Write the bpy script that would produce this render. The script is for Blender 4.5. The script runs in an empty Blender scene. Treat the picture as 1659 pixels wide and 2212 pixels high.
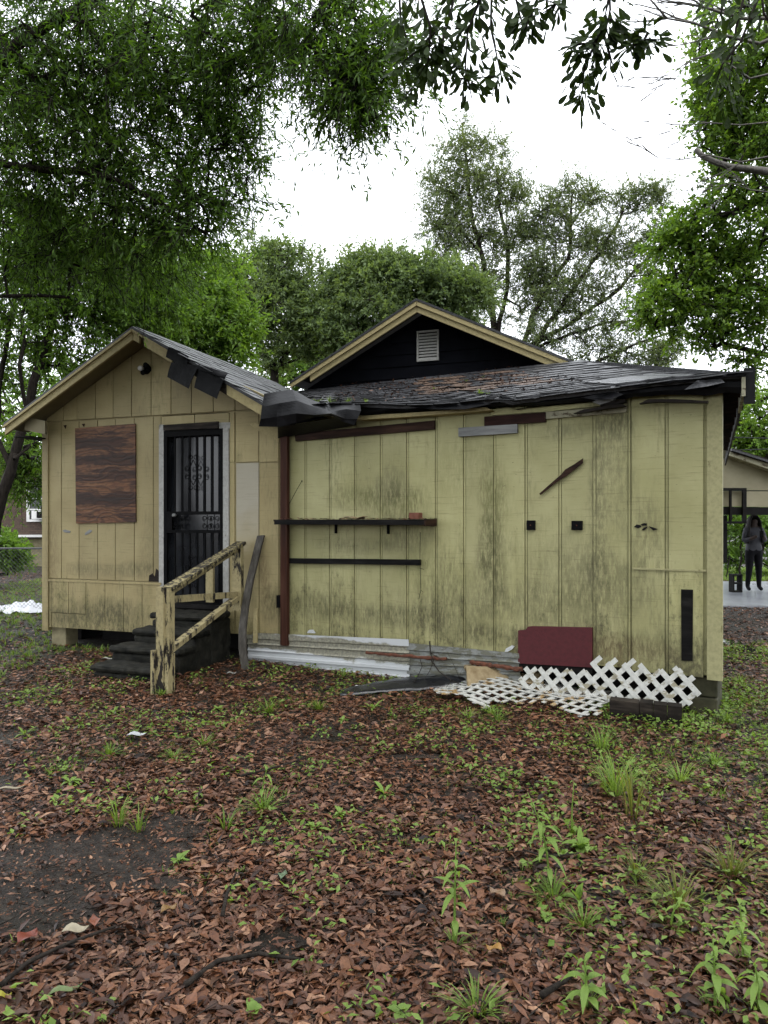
import bpy, math, random
import numpy as np
from mathutils import Vector, Matrix, noise as mn

# ------------------------------------------------------------------ camera, sky, sun, exposure
S = bpy.context.scene
C = S.collection
R = math.radians
F, HX, HY, EYE = 1534.0, 829.5, 1125.0, 1.62     # survey of the photo: focal length, horizon, eye height
cd = bpy.data.cameras.new('camera'); cam = bpy.data.objects.new('camera', cd); C.objects.link(cam)
cam.location = (0, 0, EYE); cam.rotation_euler = (R(90), 0, 0)
cd.sensor_width = 36; cd.sensor_fit = 'AUTO'; cd.lens = 36 * F / 2212; cd.shift_y = 19 / 2212
cd.clip_start = 0.05; cd.clip_end = 2000
S.camera = cam
world = bpy.data.worlds.new('World'); S.world = world; world.use_nodes = True
wn = world.node_tree.nodes; wl = world.node_tree.links
bg = wn['Background']; bg.inputs['Strength'].default_value = 0.13
sky = wn.new('ShaderNodeTexSky'); sky.sky_type = 'NISHITA'; sky.sun_disc = False
SUN_EL, SUN_AZ = 62, 150
sky.sun_elevation = R(SUN_EL); sky.sun_rotation = R(SUN_AZ); sky.dust_density = 4
wm = wn.new('ShaderNodeMixRGB'); wm.inputs[0].default_value = 0.88
wm.inputs[2].default_value = (11.4, 11.8, 12.4, 1)           # even cloud cover over the sky
wl.new(sky.outputs[0], wm.inputs[1]); wl.new(wm.outputs[0], bg.inputs['Color'])
sl = bpy.data.lights.new('sun', 'SUN'); sun = bpy.data.objects.new('sun', sl); C.objects.link(sun)
sl.energy = 0.7; sl.angle = R(40); sl.color = (1, 0.98, 0.95)
sd = Vector((math.sin(R(SUN_AZ)) * math.cos(R(SUN_EL)), math.cos(R(SUN_AZ)) * math.cos(R(SUN_EL)), math.sin(R(SUN_EL))))
sun.rotation_euler = sd.to_track_quat('Z', 'Y').to_euler(); sun.location = (3, -3, 12)
vs = S.view_settings; vs.view_transform = 'Standard'; vs.look = 'None'; vs.exposure = 1.05; vs.gamma = 1
vs.use_curve_mapping = False
S.cycles.max_bounces = 6; S.cycles.diffuse_bounces = 3; S.cycles.transmission_bounces = 4; S.cycles.glossy_bounces = 2
S.cycles.use_denoising = True
S.cycles.caustics_reflective = False; S.cycles.caustics_refractive = False

rnd = random.Random(7); rng = np.random.default_rng(11)

# ------------------------------------------------------------------ survey helpers
def W(px, py, Y):                        # photo pixel + distance -> point in metres
    return Vector(((px - HX) / F * Y, Y, EYE + (HY - py) / F * Y))
def G(px, py, z=0.0):                    # photo pixel -> point on the ground
    Y = (EYE - z) * F / (py - HY)
    return Vector(((px - HX) / F * Y, Y, z))
class Frame:                             # a vertical plane: origin, direction to the right, normal to the viewer
    def __init__(s, ox, oy, deg):
        s.o = Vector((ox, oy)); s.d = Vector((math.cos(R(deg)), -math.sin(R(deg)))); s.n = Vector((-math.sin(R(deg)), -math.cos(R(deg))))
        s.deg = deg
    def uz(s, px, py, off=0.0):
        r = Vector(((px - HX) / F, 1.0)); o = s.o + s.n * off
        Y = o.dot(s.n) / r.dot(s.n)
        p = r * Y
        return ((p - o).dot(s.d), EYE + (HY - py) / F * Y)
    def pt(s, u, z, off=0.0):
        p = s.o + s.d * u + s.n * off
        return Vector((p.x, p.y, z))
    def px(s, x, y, off=0.0): return s.pt(*s.uz(x, y, off), off)
FA = Frame(-1.149, 8.106, 19.2)          # wing with the door
FB = Frame(-1.149, 8.106, 29.8)          # long wall
def gz(x, y):
    h = 0.035 * mn.noise(Vector((x * .35, y * .35, 3.1))) + 0.012 * mn.noise(Vector((x * 2.1, y * 2.1, 8.4)))
    return h

# ------------------------------------------------------------------ node materials
class NT:
    def __init__(s, name):
        s.m = bpy.data.materials.new(name); s.m.use_nodes = True; s.t = s.m.node_tree
        s.b = s.t.nodes['Principled BSDF']; s.out = s.t.nodes['Material Output']
    def n(s, typ, props=None, **ins):
        nd = s.t.nodes.new('ShaderNode' + typ)
        for k, v in (props or {}).items(): setattr(nd, k, v)
        for k, v in ins.items():
            key = int(k[1:]) if k[0] == 'i' and k[1:].isdigit() else k.replace('_', ' ')
            s.set(nd.inputs[key], v)
        return nd
    def set(s, sock, v):
        if isinstance(v, bpy.types.NodeSocket): s.t.links.new(v, sock)
        else:
            if sock.type == 'RGBA' and len(v) == 3: v = (*v, 1)
            sock.default_value = v
    def pos(s, rot=0, scale=(1, 1, 1)):
        g = s.n('NewGeometry'); mp = s.n('Mapping', i0=g.outputs['Position'])
        r = s.n('Mapping', i0=g.outputs['Position']); r.inputs['Rotation'].default_value = (0, 0, R(rot))
        q = s.n('Mapping', i0=r.outputs[0]); q.inputs['Scale'].default_value = scale
        s.t.nodes.remove(mp)
        return q.outputs[0]
    def noise(s, vec, scale=5, detail=4, rough=.6):
        return s.n('TexNoise', Vector=vec, Scale=scale, Detail=detail, Roughness=rough).outputs[0]
    def ramp(s, fac, stops):
        r = s.n('ValToRGB', Fac=fac); el = r.color_ramp.elements
        while len(el) < len(stops): el.new(.5)
        for e, (p, c) in zip(el, stops):
            e.position = p; e.color = (*c, 1) if not isinstance(c, (int, float)) else (c, c, c, 1)
        return r.outputs[0]
    def mix(s, fac, a, b, typ='MIX'):
        return s.n('MixRGB', {'blend_type': typ}, i0=fac, i1=a, i2=b).outputs[0]
    def math(s, op, a, b=0.5):
        return s.n('Math', {'operation': op}, i0=a, i1=b).outputs[0]
    def fin(s, col, rough=.7, bump=None, bs=.3, bd=.01, spec=.4, metal=0):
        s.set(s.b.inputs['Base Color'], col); s.set(s.b.inputs['Roughness'], rough)
        s.b.inputs['Specular IOR Level'].default_value = spec; s.b.inputs['Metallic'].default_value = metal
        if bump is not None:
            bn = s.n('Bump', Height=bump, Strength=bs, Distance=bd); s.t.links.new(bn.outputs[0], s.b.inputs['Normal'])
        return s.m

def mat_plain(name, c1, c2, scale=6, rough=.7, rot=0, stretch=(1, 1, 1), bs=.3, spec=.4, detail=5, lo=.3, hi=.7, metal=0, bd=.01):
    t = NT(name); p = t.pos(rot, stretch); f = t.noise(p, scale, detail)
    return t.fin(t.ramp(f, [(lo, c1), (hi, c2)]), rough, f, bs, bd, spec, metal)

def mat_siding(name, rot, c_lo, c_hi, dirt_top, pale=False, green=(.115, .108, .035), spots=(), fr=None):
    """painted plywood siding: fine horizontal checking, vertical mildew runs that are thicker near the foot of the wall"""
    t = NT(name)
    p1 = t.pos(rot, (1.2, 1.2, 1.2)); p2 = t.pos(rot, (3, 3, 60)); p3 = t.pos(rot, (9, 9, 2.0)); p4 = t.pos(rot, (30, 30, 16))
    big = t.noise(p1, 1.6, 5); chk = t.noise(p2, 1.0, 5, .7); run = t.noise(p3, 1.0, 6, .7); spk = t.noise(p4, 1.3, 6, .75)
    col = t.ramp(big, [(.35, c_lo), (.65, c_hi)])
    col = t.mix(t.ramp(chk, [(.56, 0), (.72, .6)]), col, (.16, .14, .06))
    z = t.n('SeparateXYZ', i0=t.n('NewGeometry').outputs['Position']).outputs[2]
    zz = t.n('MapRange', Value=z, i1=.25, i2=dirt_top, i3=1.0, i4=0.0).outputs[0]
    zb = t.math('ADD', t.math('MULTIPLY', zz, .30), t.math('MULTIPLY', t.math('SUBTRACT', big, .5), .55))
    ob = t.n('ObjectInfo').outputs['Random']
    col = t.mix(1, col, t.ramp(ob, [(0, .84), (1, 1.06)]), 'MULTIPLY')
    zb = t.math('ADD', zb, t.math('MULTIPLY', t.math('SUBTRACT', ob, .5), .16))
    m1 = t.ramp(t.math('ADD', run, zb), [(.60, 0), (.88, .95)])
    col = t.mix(t.math('MULTIPLY', m1, .62), col, green)
    m2 = t.ramp(t.math('ADD', t.math('MULTIPLY', spk, t.math('ADD', run, .5)), t.math('MULTIPLY', zb, .8)), [(.70, 0), (.90, 1)])
    col = t.mix(t.math('MULTIPLY', m2, .72), col, (.035, .029, .016))
    cl = t.noise(t.pos(rot, (2.2, 2.2, .8)), 1.0, 4, .65); sm = t.noise(t.pos(rot, (38, 38, 7)), 1.0, 5, .7)
    m3 = t.math('MULTIPLY', t.ramp(cl, [(.52, 0), (.66, 1)]), t.ramp(sm, [(.46, 0), (.66, 1)]))
    col = t.mix(t.math('MULTIPLY', m3, .55), col, (.06, .055, .026))
    fl = t.noise(t.pos(rot, (9, 9, 30)), 2.6, 3, .5)
    col = t.mix(t.ramp(fl, [(.72, 0), (.74, .7)]), col, (.05, .04, .025))
    if pale:
        k = t.n('MapRange', Value=t.math('ADD', z, t.math('MULTIPLY', t.math('SUBTRACT', big, .5), .9)), i1=1.12, i2=1.75, i3=0.0, i4=.7).outputs[0]
        col = t.mix(k, col, t.mix(t.ramp(chk, [(.5, 0), (.7, .4)]), (.34, .325, .28), (.26, .23, .17)))
    if len(spots):                          # mildew and water stains, each at its own place on the wall
        gp_ = t.n('NewGeometry').outputs['Position']; dt = t.n('VectorMath', {'operation': 'DOT_PRODUCT'}, i0=gp_); dt.inputs[1].default_value = (fr.d.x, fr.d.y, 0)
        uu = t.math('SUBTRACT', dt.outputs['Value'], fr.o.dot(fr.d)); brk = t.noise(t.pos(rot, (46, 46, 11)), 1.0, 6, .72); wob = t.math('MULTIPLY', t.math('SUBTRACT', t.noise(t.pos(rot, (5, 5, 3)), 1.0, 3), .5), 1.6)
        for (px_, py_, ru, rz, kk, sc) in spots:
            u0, z0 = fr.uz(px_, py_)
            a_ = t.math('MULTIPLY', t.math('SUBTRACT', uu, u0), 1 / ru); b_ = t.math('MULTIPLY', t.math('SUBTRACT', z, z0), 1 / rz)
            q_ = t.math('ADD', t.math('ADD', t.math('MULTIPLY', a_, a_), t.math('MULTIPLY', b_, b_)), wob)
            ms = t.n('MapRange', Value=q_, i1=0.0, i2=1.25, i3=1.0, i4=0.0).outputs[0]
            col = t.mix(t.math('MULTIPLY', t.math('MULTIPLY', ms, t.ramp(brk, [(.34, 0), (.58, 1)])), kk * .92), col, sc)
    h = t.math('ADD', t.math('MULTIPLY', chk, .6), t.math('MULTIPLY', run, .3))
    return t.fin(col, .62, h, .5, .006, .35)

def mat_peel(name, rot, paint, wood, thr=.5, stretch=(10, 10, 10), rough=.7):
    t = NT(name); p = t.pos(rot, stretch); f = t.noise(p, 1.0, 7, .7); g = t.noise(t.pos(rot, (30, 30, 30)), 1, 4)
    m = t.ramp(f, [(thr - .02, 0), (thr + .02, 1)])
    pc = t.mix(t.ramp(g, [(.4, 0), (.75, .6)]), paint, tuple(x * .5 for x in paint))
    return t.fin(t.mix(m, pc, wood), rough, m, .5, .004, .3)

def mat_wood(name, rot, c1, c2, c3, horiz=True, scale=1.0, rough=.65, spec=.35):
    t = NT(name)
    st = (2.2, 2.2, 22) if horiz else (24, 24, 1.6)
    p = t.pos(rot, tuple(v * scale for v in st)); f = t.noise(p, 1.0, 6, .62)
    f2 = t.noise(t.pos(rot, tuple(v * scale * 2.6 for v in st)), 1.0, 4, .6)
    h = t.math('ADD', t.math('MULTIPLY', f, .7), t.math('MULTIPLY', f2, .3))
    return t.fin(t.ramp(h, [(.34, c1), (.5, c2), (.66, c3)]), rough, h, .5, .006, spec)

def mat_leaf(name, cols, trans=.5, rough=.5, tcol=None, spec=.25, k=1.35):
    t = NT(name); cols = [tuple(c * k for c in q) for q in cols]
    g = t.n('NewGeometry'); rp = g.outputs['Random Per Island']
    n = len(cols)
    col = t.ramp(rp, [((i + .5) / n, c) for i, c in enumerate(cols)])
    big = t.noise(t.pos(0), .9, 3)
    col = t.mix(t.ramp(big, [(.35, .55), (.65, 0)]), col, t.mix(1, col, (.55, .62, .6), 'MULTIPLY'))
    t.fin(col, rough, spec=spec)
    tr = t.n('BsdfTranslucent', Color=t.mix(1, col, tcol or (1.35, 1.35, .55), 'MULTIPLY'))
    mx = t.n('MixShader', i0=trans, i1=t.b.outputs[0], i2=tr.outputs[0])
    t.t.links.new(mx.outputs[0], t.out.inputs[0])
    return t.m

M = {}
M['sidA'] = mat_siding('siding_ochre', 19.2, (.270, .218, .104), (.34, .283, .142), 1.1, spots=[(140, 1330, 0.3, 0.15, 0.8, (.050, .045, .020)), (240, 1320, 0.6, 0.18, 0.85, (.050, .045, .020)), (300, 1230, 0.3, 0.12, 0.7, (.050, .045, .020)), (200, 1230, 0.5, 0.1, 0.5, (.050, .045, .020)), (590, 1310, 0.2, 0.25, 0.75, (.050, .045, .020)), (570, 1250, 0.12, 0.3, 0.6, (.085, .05, .022)), (115, 1200, 0.12, 0.6, 0.5, (.085, .05, .022)), (330, 1180, 0.2, 0.4, 0.35, (.050, .045, .020)), (180, 1000, 0.15, 0.3, 0.3, (.085, .05, .022)), (520, 1310, 0.15, 0.2, 0.5, (.050, .045, .020))], fr=FA)
M['sidP'] = mat_siding('siding_pale_patch', 19.2, (.270, .218, .104), (.34, .283, .142), 1.25, pale=True)
M['sidB'] = mat_siding('siding_yellow', 29.8, (.300, .284, .130), (.375, .355, .180), 1.8, spots=[(760, 1075, 0.35, 0.16, 0.7, (.075, .075, .018)), (850, 1085, 0.5, 0.22, 0.8, (.075, .075, .018)), (840, 1050, 0.25, 0.2, 0.6, (.050, .045, .020)), (880, 1150, 0.4, 0.22, 0.55, (.050, .045, .020)), (980, 1300, 0.7, 0.25, 0.55, (.050, .045, .020)), (1065, 1130, 0.16, 0.75, 0.75, (.075, .075, .018)), (1062, 1240, 0.18, 0.6, 0.6, (.050, .045, .020)), (1330, 1000, 0.2, 0.75, 0.55, (.050, .045, .020)), (1330, 905, 0.14, 0.25, 0.7, (.050, .045, .020)), (1240, 1230, 0.5, 0.35, 0.45, (.050, .045, .020)), (700, 1310, 0.5, 0.16, 0.7, (.050, .045, .020)), (860, 1330, 0.8, 0.14, 0.85, (.050, .045, .020)), (1060, 1370, 0.8, 0.12, 0.8, (.050, .045, .020)), (1320, 1400, 0.6, 0.16, 0.8, (.085, .05, .022)), (1460, 1400, 0.5, 0.2, 0.55, (.050, .045, .020)), (1180, 1310, 0.5, 0.25, 0.6, (.050, .045, .020)), (1400, 1150, 0.2, 0.3, 0.45, (.050, .045, .020)), (930, 1230, 0.5, 0.2, 0.45, (.075, .075, .018)), (1320, 1290, 0.4, 0.4, 0.5, (.050, .045, .020)), (1220, 930, 0.25, 0.1, 0.5, (.050, .045, .020)), (1000, 1010, 0.5, 0.4, 0.25, (.075, .075, .018)), (780, 1180, 0.6, 0.1, 0.4, (.050, .045, .020)), (1290, 1150, 0.08, 1.5, 0.6, (.050, .045, .020))], fr=FB)
M['trim'] = mat_peel('trim_yellow_paint', 19.2, (.36, .30, .15), (.13, .10, .055), .66, (14, 14, 14))
M['corner'] = mat_peel('corner_paint', 29.8, (.30, .28, .145), (.14, .12, .05), .64, (6, 6, 3))
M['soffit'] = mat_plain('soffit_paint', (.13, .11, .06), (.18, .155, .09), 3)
M['black'] = mat_plain('black_gable_paint', (.002, .0022, .0035), (.005, .0055, .008), 5, .8, spec=.05)
M['shingle'] = mat_plain('asphalt_shingle', (.013, .0135, .0155), (.046, .046, .050), 34, .38, bs=.6, spec=.42)
M['shingle2'] = mat_plain('asphalt_shingle_light', (.026, .027, .030), (.078, .078, .083), 40, .34, bs=.6, spec=.48)
M['shingle3'] = mat_plain('asphalt_shingle_brown', (.045, .030, .022), (.12, .075, .05), 18, .55, bs=.6, spec=.4)
M['felt'] = mat_plain('roofing_felt', (.002, .002, .003), (.008, .008, .0095), 12, .5, bs=.4, spec=.16)
M['rot'] = mat_wood('rotten_wood', 29.8, (.005, .004, .0035), (.014, .011, .009), (.045, .036, .028), spec=.1)
M['ply'] = None
M['white'] = mat_peel('white_trim_paint', 19.2, (.34, .335, .315), (.15, .14, .12), .64, (8, 8, 3))
M['iron'] = mat_plain('black_iron', (.0015, .0015, .002), (.004, .004, .004), 30, .6, spec=.06)
M['post'] = mat_wood('brown_post', 0, (.022, .008, .005), (.042, .016, .010), (.062, .027, .017), False, 1.0, spec=.12)
M['dkboard'] = mat_wood('dark_board', 29.8, (.009, .005, .0035), (.024, .012, .008), (.05, .026, .017), spec=.1)
M['redboard'] = mat_wood('redbrown_board', 29.8, (.012, .005, .004), (.024, .010, .008), (.04, .018, .014), spec=.1)
M['greyboard'] = mat_wood('grey_board', 29.8, (.11, .113, .113), (.18, .183, .18), (.24, .24, .235))
M['paleboard'] = mat_peel('pale_board', 29.8, (.30, .285, .20), (.09, .07, .045), .57, (9, 9, 20))
M['plank'] = mat_wood('weathered_plank', 0, (.025, .022, .018), (.050, .045, .038), (.09, .083, .072), False, 1.2, spec=.2)
M['rail'] = mat_peel('peeling_rail', 19.2, (.285, .24, .125), (.012, .009, .007), .545, (16, 16, 4))
M['railtop'] = mat_peel('peeling_rail_top', 19.2, (.26, .22, .11), (.016, .013, .010), .49, (22, 22, 16))
M['conc'] = mat_plain('mossy_concrete', (.003, .0035, .003), (.022, .021, .016), 11, .75, bs=.9, spec=.15)
M['block'] = mat_plain('foundation_block', (.022, .023, .012), (.065, .06, .035), 7, .85, bs=.6, spec=.2)
M['pier'] = mat_plain('pier_block', (.14, .12, .07), (.24, .21, .12), 9, .8, bs=.5)
def _mw():
    t = NT('white_sheet_metal'); f = t.noise(t.pos(29.8, (4, 4, 10)), 1, 6, .65); g = t.noise(t.pos(29.8, (40, 40, 40)), 1, 4)
    z = t.n('SeparateXYZ', i0=t.n('NewGeometry').outputs['Position']).outputs[2]
    d = t.math('SUBTRACT', .105, t.math('ABSOLUTE', t.math('SUBTRACT', t.math('ADD', z, t.math('MULTIPLY', t.math('SUBTRACT', f, .5), .16)), .245), 0))
    m = t.ramp(t.math('MULTIPLY', d, 14), [(.0, 0), (.25, .9)])
    col = t.mix(m, (.42, .435, .445), t.ramp(g, [(.35, (.10, .095, .065)), (.65, (.24, .225, .16))]))
    return t.fin(t.mix(t.ramp(f, [(.62, 0), (.7, .6)]), col, (.17, .16, .12)), .42, spec=.3)
M['metalw'] = _mw()
M['metalg'] = mat_peel('grey_sheet_metal', 29.8, (.19, .197, .185), (.11, .11, .085), .50, (7, 7, 20), .5)
M['rust'] = mat_plain('rust', (.045, .015, .009), (.13, .045, .022), 26, .85, bs=.9)
M['maroon'] = mat_peel('maroon_paint', 29.8, (.065, .009, .012), (.10, .05, .046), .72, (7, 7, 7), .55)
M['lattice'] = mat_peel('white_lattice', 29.8, (.42, .42, .39), (.22, .20, .14), .56, (8, 8, 14), .5)
M['lattice2'] = mat_peel('stained_lattice', 29.8, (.44, .44, .41), (.27, .18, .08), .56, (5, 5, 5), .5)
M['foam'] = mat_plain('tan_foam', (.12, .08, .035), (.30, .24, .14), 9, .8, bs=.6)
M['plastic'] = mat_plain('black_plastic', (.005, .0055, .007), (.012, .013, .016), 9, .25, spec=.45, bs=.5)
M['timber'] = mat_wood('black_timber', 29.8, (.002, .002, .002), (.005, .0047, .0045), (.014, .013, .012), spec=.08)
M['brickred'] = mat_plain('clay_brick', (.09, .03, .018), (.16, .06, .035), 16, .85)
M['bark'] = mat_plain('bark', (.009, .0075, .0065), (.034, .028, .023), 7, .9, stretch=(6, 6, 1.5), bs=.9, spec=.1)
M['barkg'] = mat_plain('bark_grey', (.06, .055, .048), (.14, .13, .115), 7, .85, stretch=(6, 6, 1.5), bs=.9)
M['slab'] = mat_plain('wet_concrete', (.16, .168, .185), (.30, .315, .34), 2.2, .3, spec=.5, detail=7)
M['cinder'] = mat_plain('cinder_block', (.010, .010, .009), (.022, .021, .02), 18, .9, spec=.1)
M['carpaint'] = mat_plain('carport_cream', (.22, .20, .125), (.29, .26, .175), 3)
M['dark'] = mat_plain('dark_wood_and_crawl_shade', (.004, .0035, .0035), (.010, .009, .0085), 9, .7, spec=.12)
M['tarp'] = mat_plain('white_tarp', (.50, .51, .54), (.66, .67, .70), 3, .5)
M['wire'] = mat_plain('galvanised_wire', (.07, .07, .07), (.14, .14, .14), 9, .5)
M['acwhite'] = mat_plain('white_enamel', (.50, .50, .48), (.62, .62, .60), 5, .5)
M['paper'] = mat_plain('white_scrap', (.55, .56, .57), (.68, .68, .68), 9, .6)
M['moss'] = mat_leaf('weed_green', [(.07, .11, .015), (.11, .17, .025), (.15, .21, .04)], .4)

def _ply():
    t = NT('boarded_plywood')
    d = t.noise(t.pos(19.2, (1.7, 1.7, 3.6)), 1.0, 4, .55); z = t.n('SeparateXYZ', i0=t.n('NewGeometry').outputs['Position']).outputs[2]
    w = t.math('ADD', t.math('MULTIPLY', z, 7), t.math('MULTIPLY', d, 4.2))
    ln = t.math('SINE', t.math('MULTIPLY', w, 12.0), 0)
    band = t.noise(t.pos(19.2, (.8, .8, 6.5)), 1.0, 4, .5); fine = t.noise(t.pos(19.2, (6, 6, 90)), 1, 4, .6)
    base = t.ramp(t.math('ADD', t.math('MULTIPLY', band, .8), t.math('MULTIPLY', fine, .2)), [(.38, (.020, .011, .008)), (.46, (.050, .022, .012)), (.50, (.036, .015, .010)), (.54, (.15, .070, .032)), (.58, (.085, .034, .018)), (.63, (.19, .095, .045)), (.70, (.045, .018, .011))])
    col = t.mix(t.ramp(t.math('ADD', t.math('MULTIPLY', ln, .5), .5), [(.3, 0), (.95, .5)]), base, (.012, .008, .006))
    return t.fin(col, .55, ln, .25, .003, .25)
M['ply'] = _ply()
def _glass():
    t = NT('dusty_door_glass'); f = t.noise(t.pos(19.2, (2, 2, 1)), 2, 3)
    return t.fin(t.ramp(f, [(.35, (.006, .0065, .008)), (.7, (.022, .024, .028))]), .10, spec=.5)
M['glass'] = _glass()
def _brick():
    t = NT('neighbour_brick'); p = t.pos(0, (1, 1, 1))
    g = t.n('SeparateXYZ', i0=p); cb = t.n('CombineXYZ', i0=g.outputs[0], i1=g.outputs[2])
    b = t.n('TexBrick', Vector=cb.outputs[0], Color1=(.055, .036, .026), Color2=(.085, .055, .038), Mortar=(.028, .022, .018), Scale=4.2)
    return t.fin(b.outputs[0], .85)
M['brick'] = _brick()
def _ground():
    t = NT('yard_soil'); p = t.pos(0)
    a = t.noise(p, 1.1, 7, .65); b = t.noise(p, 22, 6, .7); c = t.noise(p, .45, 4)
    col = t.ramp(b, [(.3, (.010, .008, .006)), (.5, (.028, .021, .016)), (.68, (.075, .058, .044))])
    col = t.mix(t.ramp(c, [(.45, 0), (.62, .35)]), col, (.020, .024, .008))
    r = t.ramp(a, [(.4, .42), (.6, .8)])
    h = t.math('ADD', b, t.math('MULTIPLY', t.noise(p, 90, 4), .5))
    return t.fin(col, r, h, 1.0, .06, .25)
M['ground'] = _ground()
def _lit():
    t = NT('fallen_leaves')
    rp = t.n('NewGeometry').outputs['Random Per Island']
    cols = [(.006, .0035, .0025), (.030, .014, .009), (.075, .034, .019), (.115, .058, .033), (.038, .017, .011), (.17, .098, .062), (.085, .041, .025), (.012, .007, .005), (.25, .165, .115), (.11, .064, .048), (.055, .024, .014), (.14, .066, .032), (.020, .011, .008), (.19, .125, .095), (.06, .032, .022)]
    col = t.ramp(rp, [((i + .5) / len(cols), c) for i, c in enumerate(cols)])
    col = t.mix(1, col, (1.36, 1.15, .98), 'MULTIPLY')
    f = t.noise(t.pos(0), 60, 3)
    col = t.mix(t.ramp(f, [(.4, 0), (.7, .5)]), col, (.03, .015, .010))
    pt = t.noise(t.pos(0), 1.3, 3)
    col = t.mix(t.ramp(pt, [(.44, 0), (.62, .6)]), col, t.mix(1, col, (.45, .42, .40), 'MULTIPLY'))
    t.fin(col, .45, spec=.22)
    return t.m
M['litter'] = _lit()
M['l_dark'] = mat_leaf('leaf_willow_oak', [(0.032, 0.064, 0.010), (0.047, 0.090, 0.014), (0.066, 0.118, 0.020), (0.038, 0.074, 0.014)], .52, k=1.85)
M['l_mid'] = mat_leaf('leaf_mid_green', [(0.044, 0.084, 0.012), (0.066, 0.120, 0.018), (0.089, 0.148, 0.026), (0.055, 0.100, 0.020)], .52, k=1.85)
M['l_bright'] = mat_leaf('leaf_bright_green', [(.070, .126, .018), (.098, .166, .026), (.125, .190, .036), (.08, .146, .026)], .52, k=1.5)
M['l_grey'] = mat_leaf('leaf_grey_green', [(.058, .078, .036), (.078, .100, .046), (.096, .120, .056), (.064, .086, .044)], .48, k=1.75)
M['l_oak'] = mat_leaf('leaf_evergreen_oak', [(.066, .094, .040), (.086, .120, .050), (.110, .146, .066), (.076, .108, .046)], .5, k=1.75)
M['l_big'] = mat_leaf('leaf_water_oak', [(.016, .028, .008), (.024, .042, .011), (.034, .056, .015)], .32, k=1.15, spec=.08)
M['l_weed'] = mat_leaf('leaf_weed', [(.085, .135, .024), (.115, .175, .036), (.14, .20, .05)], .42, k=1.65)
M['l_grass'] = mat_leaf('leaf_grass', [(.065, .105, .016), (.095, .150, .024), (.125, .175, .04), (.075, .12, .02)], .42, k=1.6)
M['l_sedge'] = mat_leaf('leaf_sedge', [(.085, .10, .020), (.12, .13, .03), (.16, .16, .045), (.07, .09, .018)], .42, k=1.15)

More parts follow.
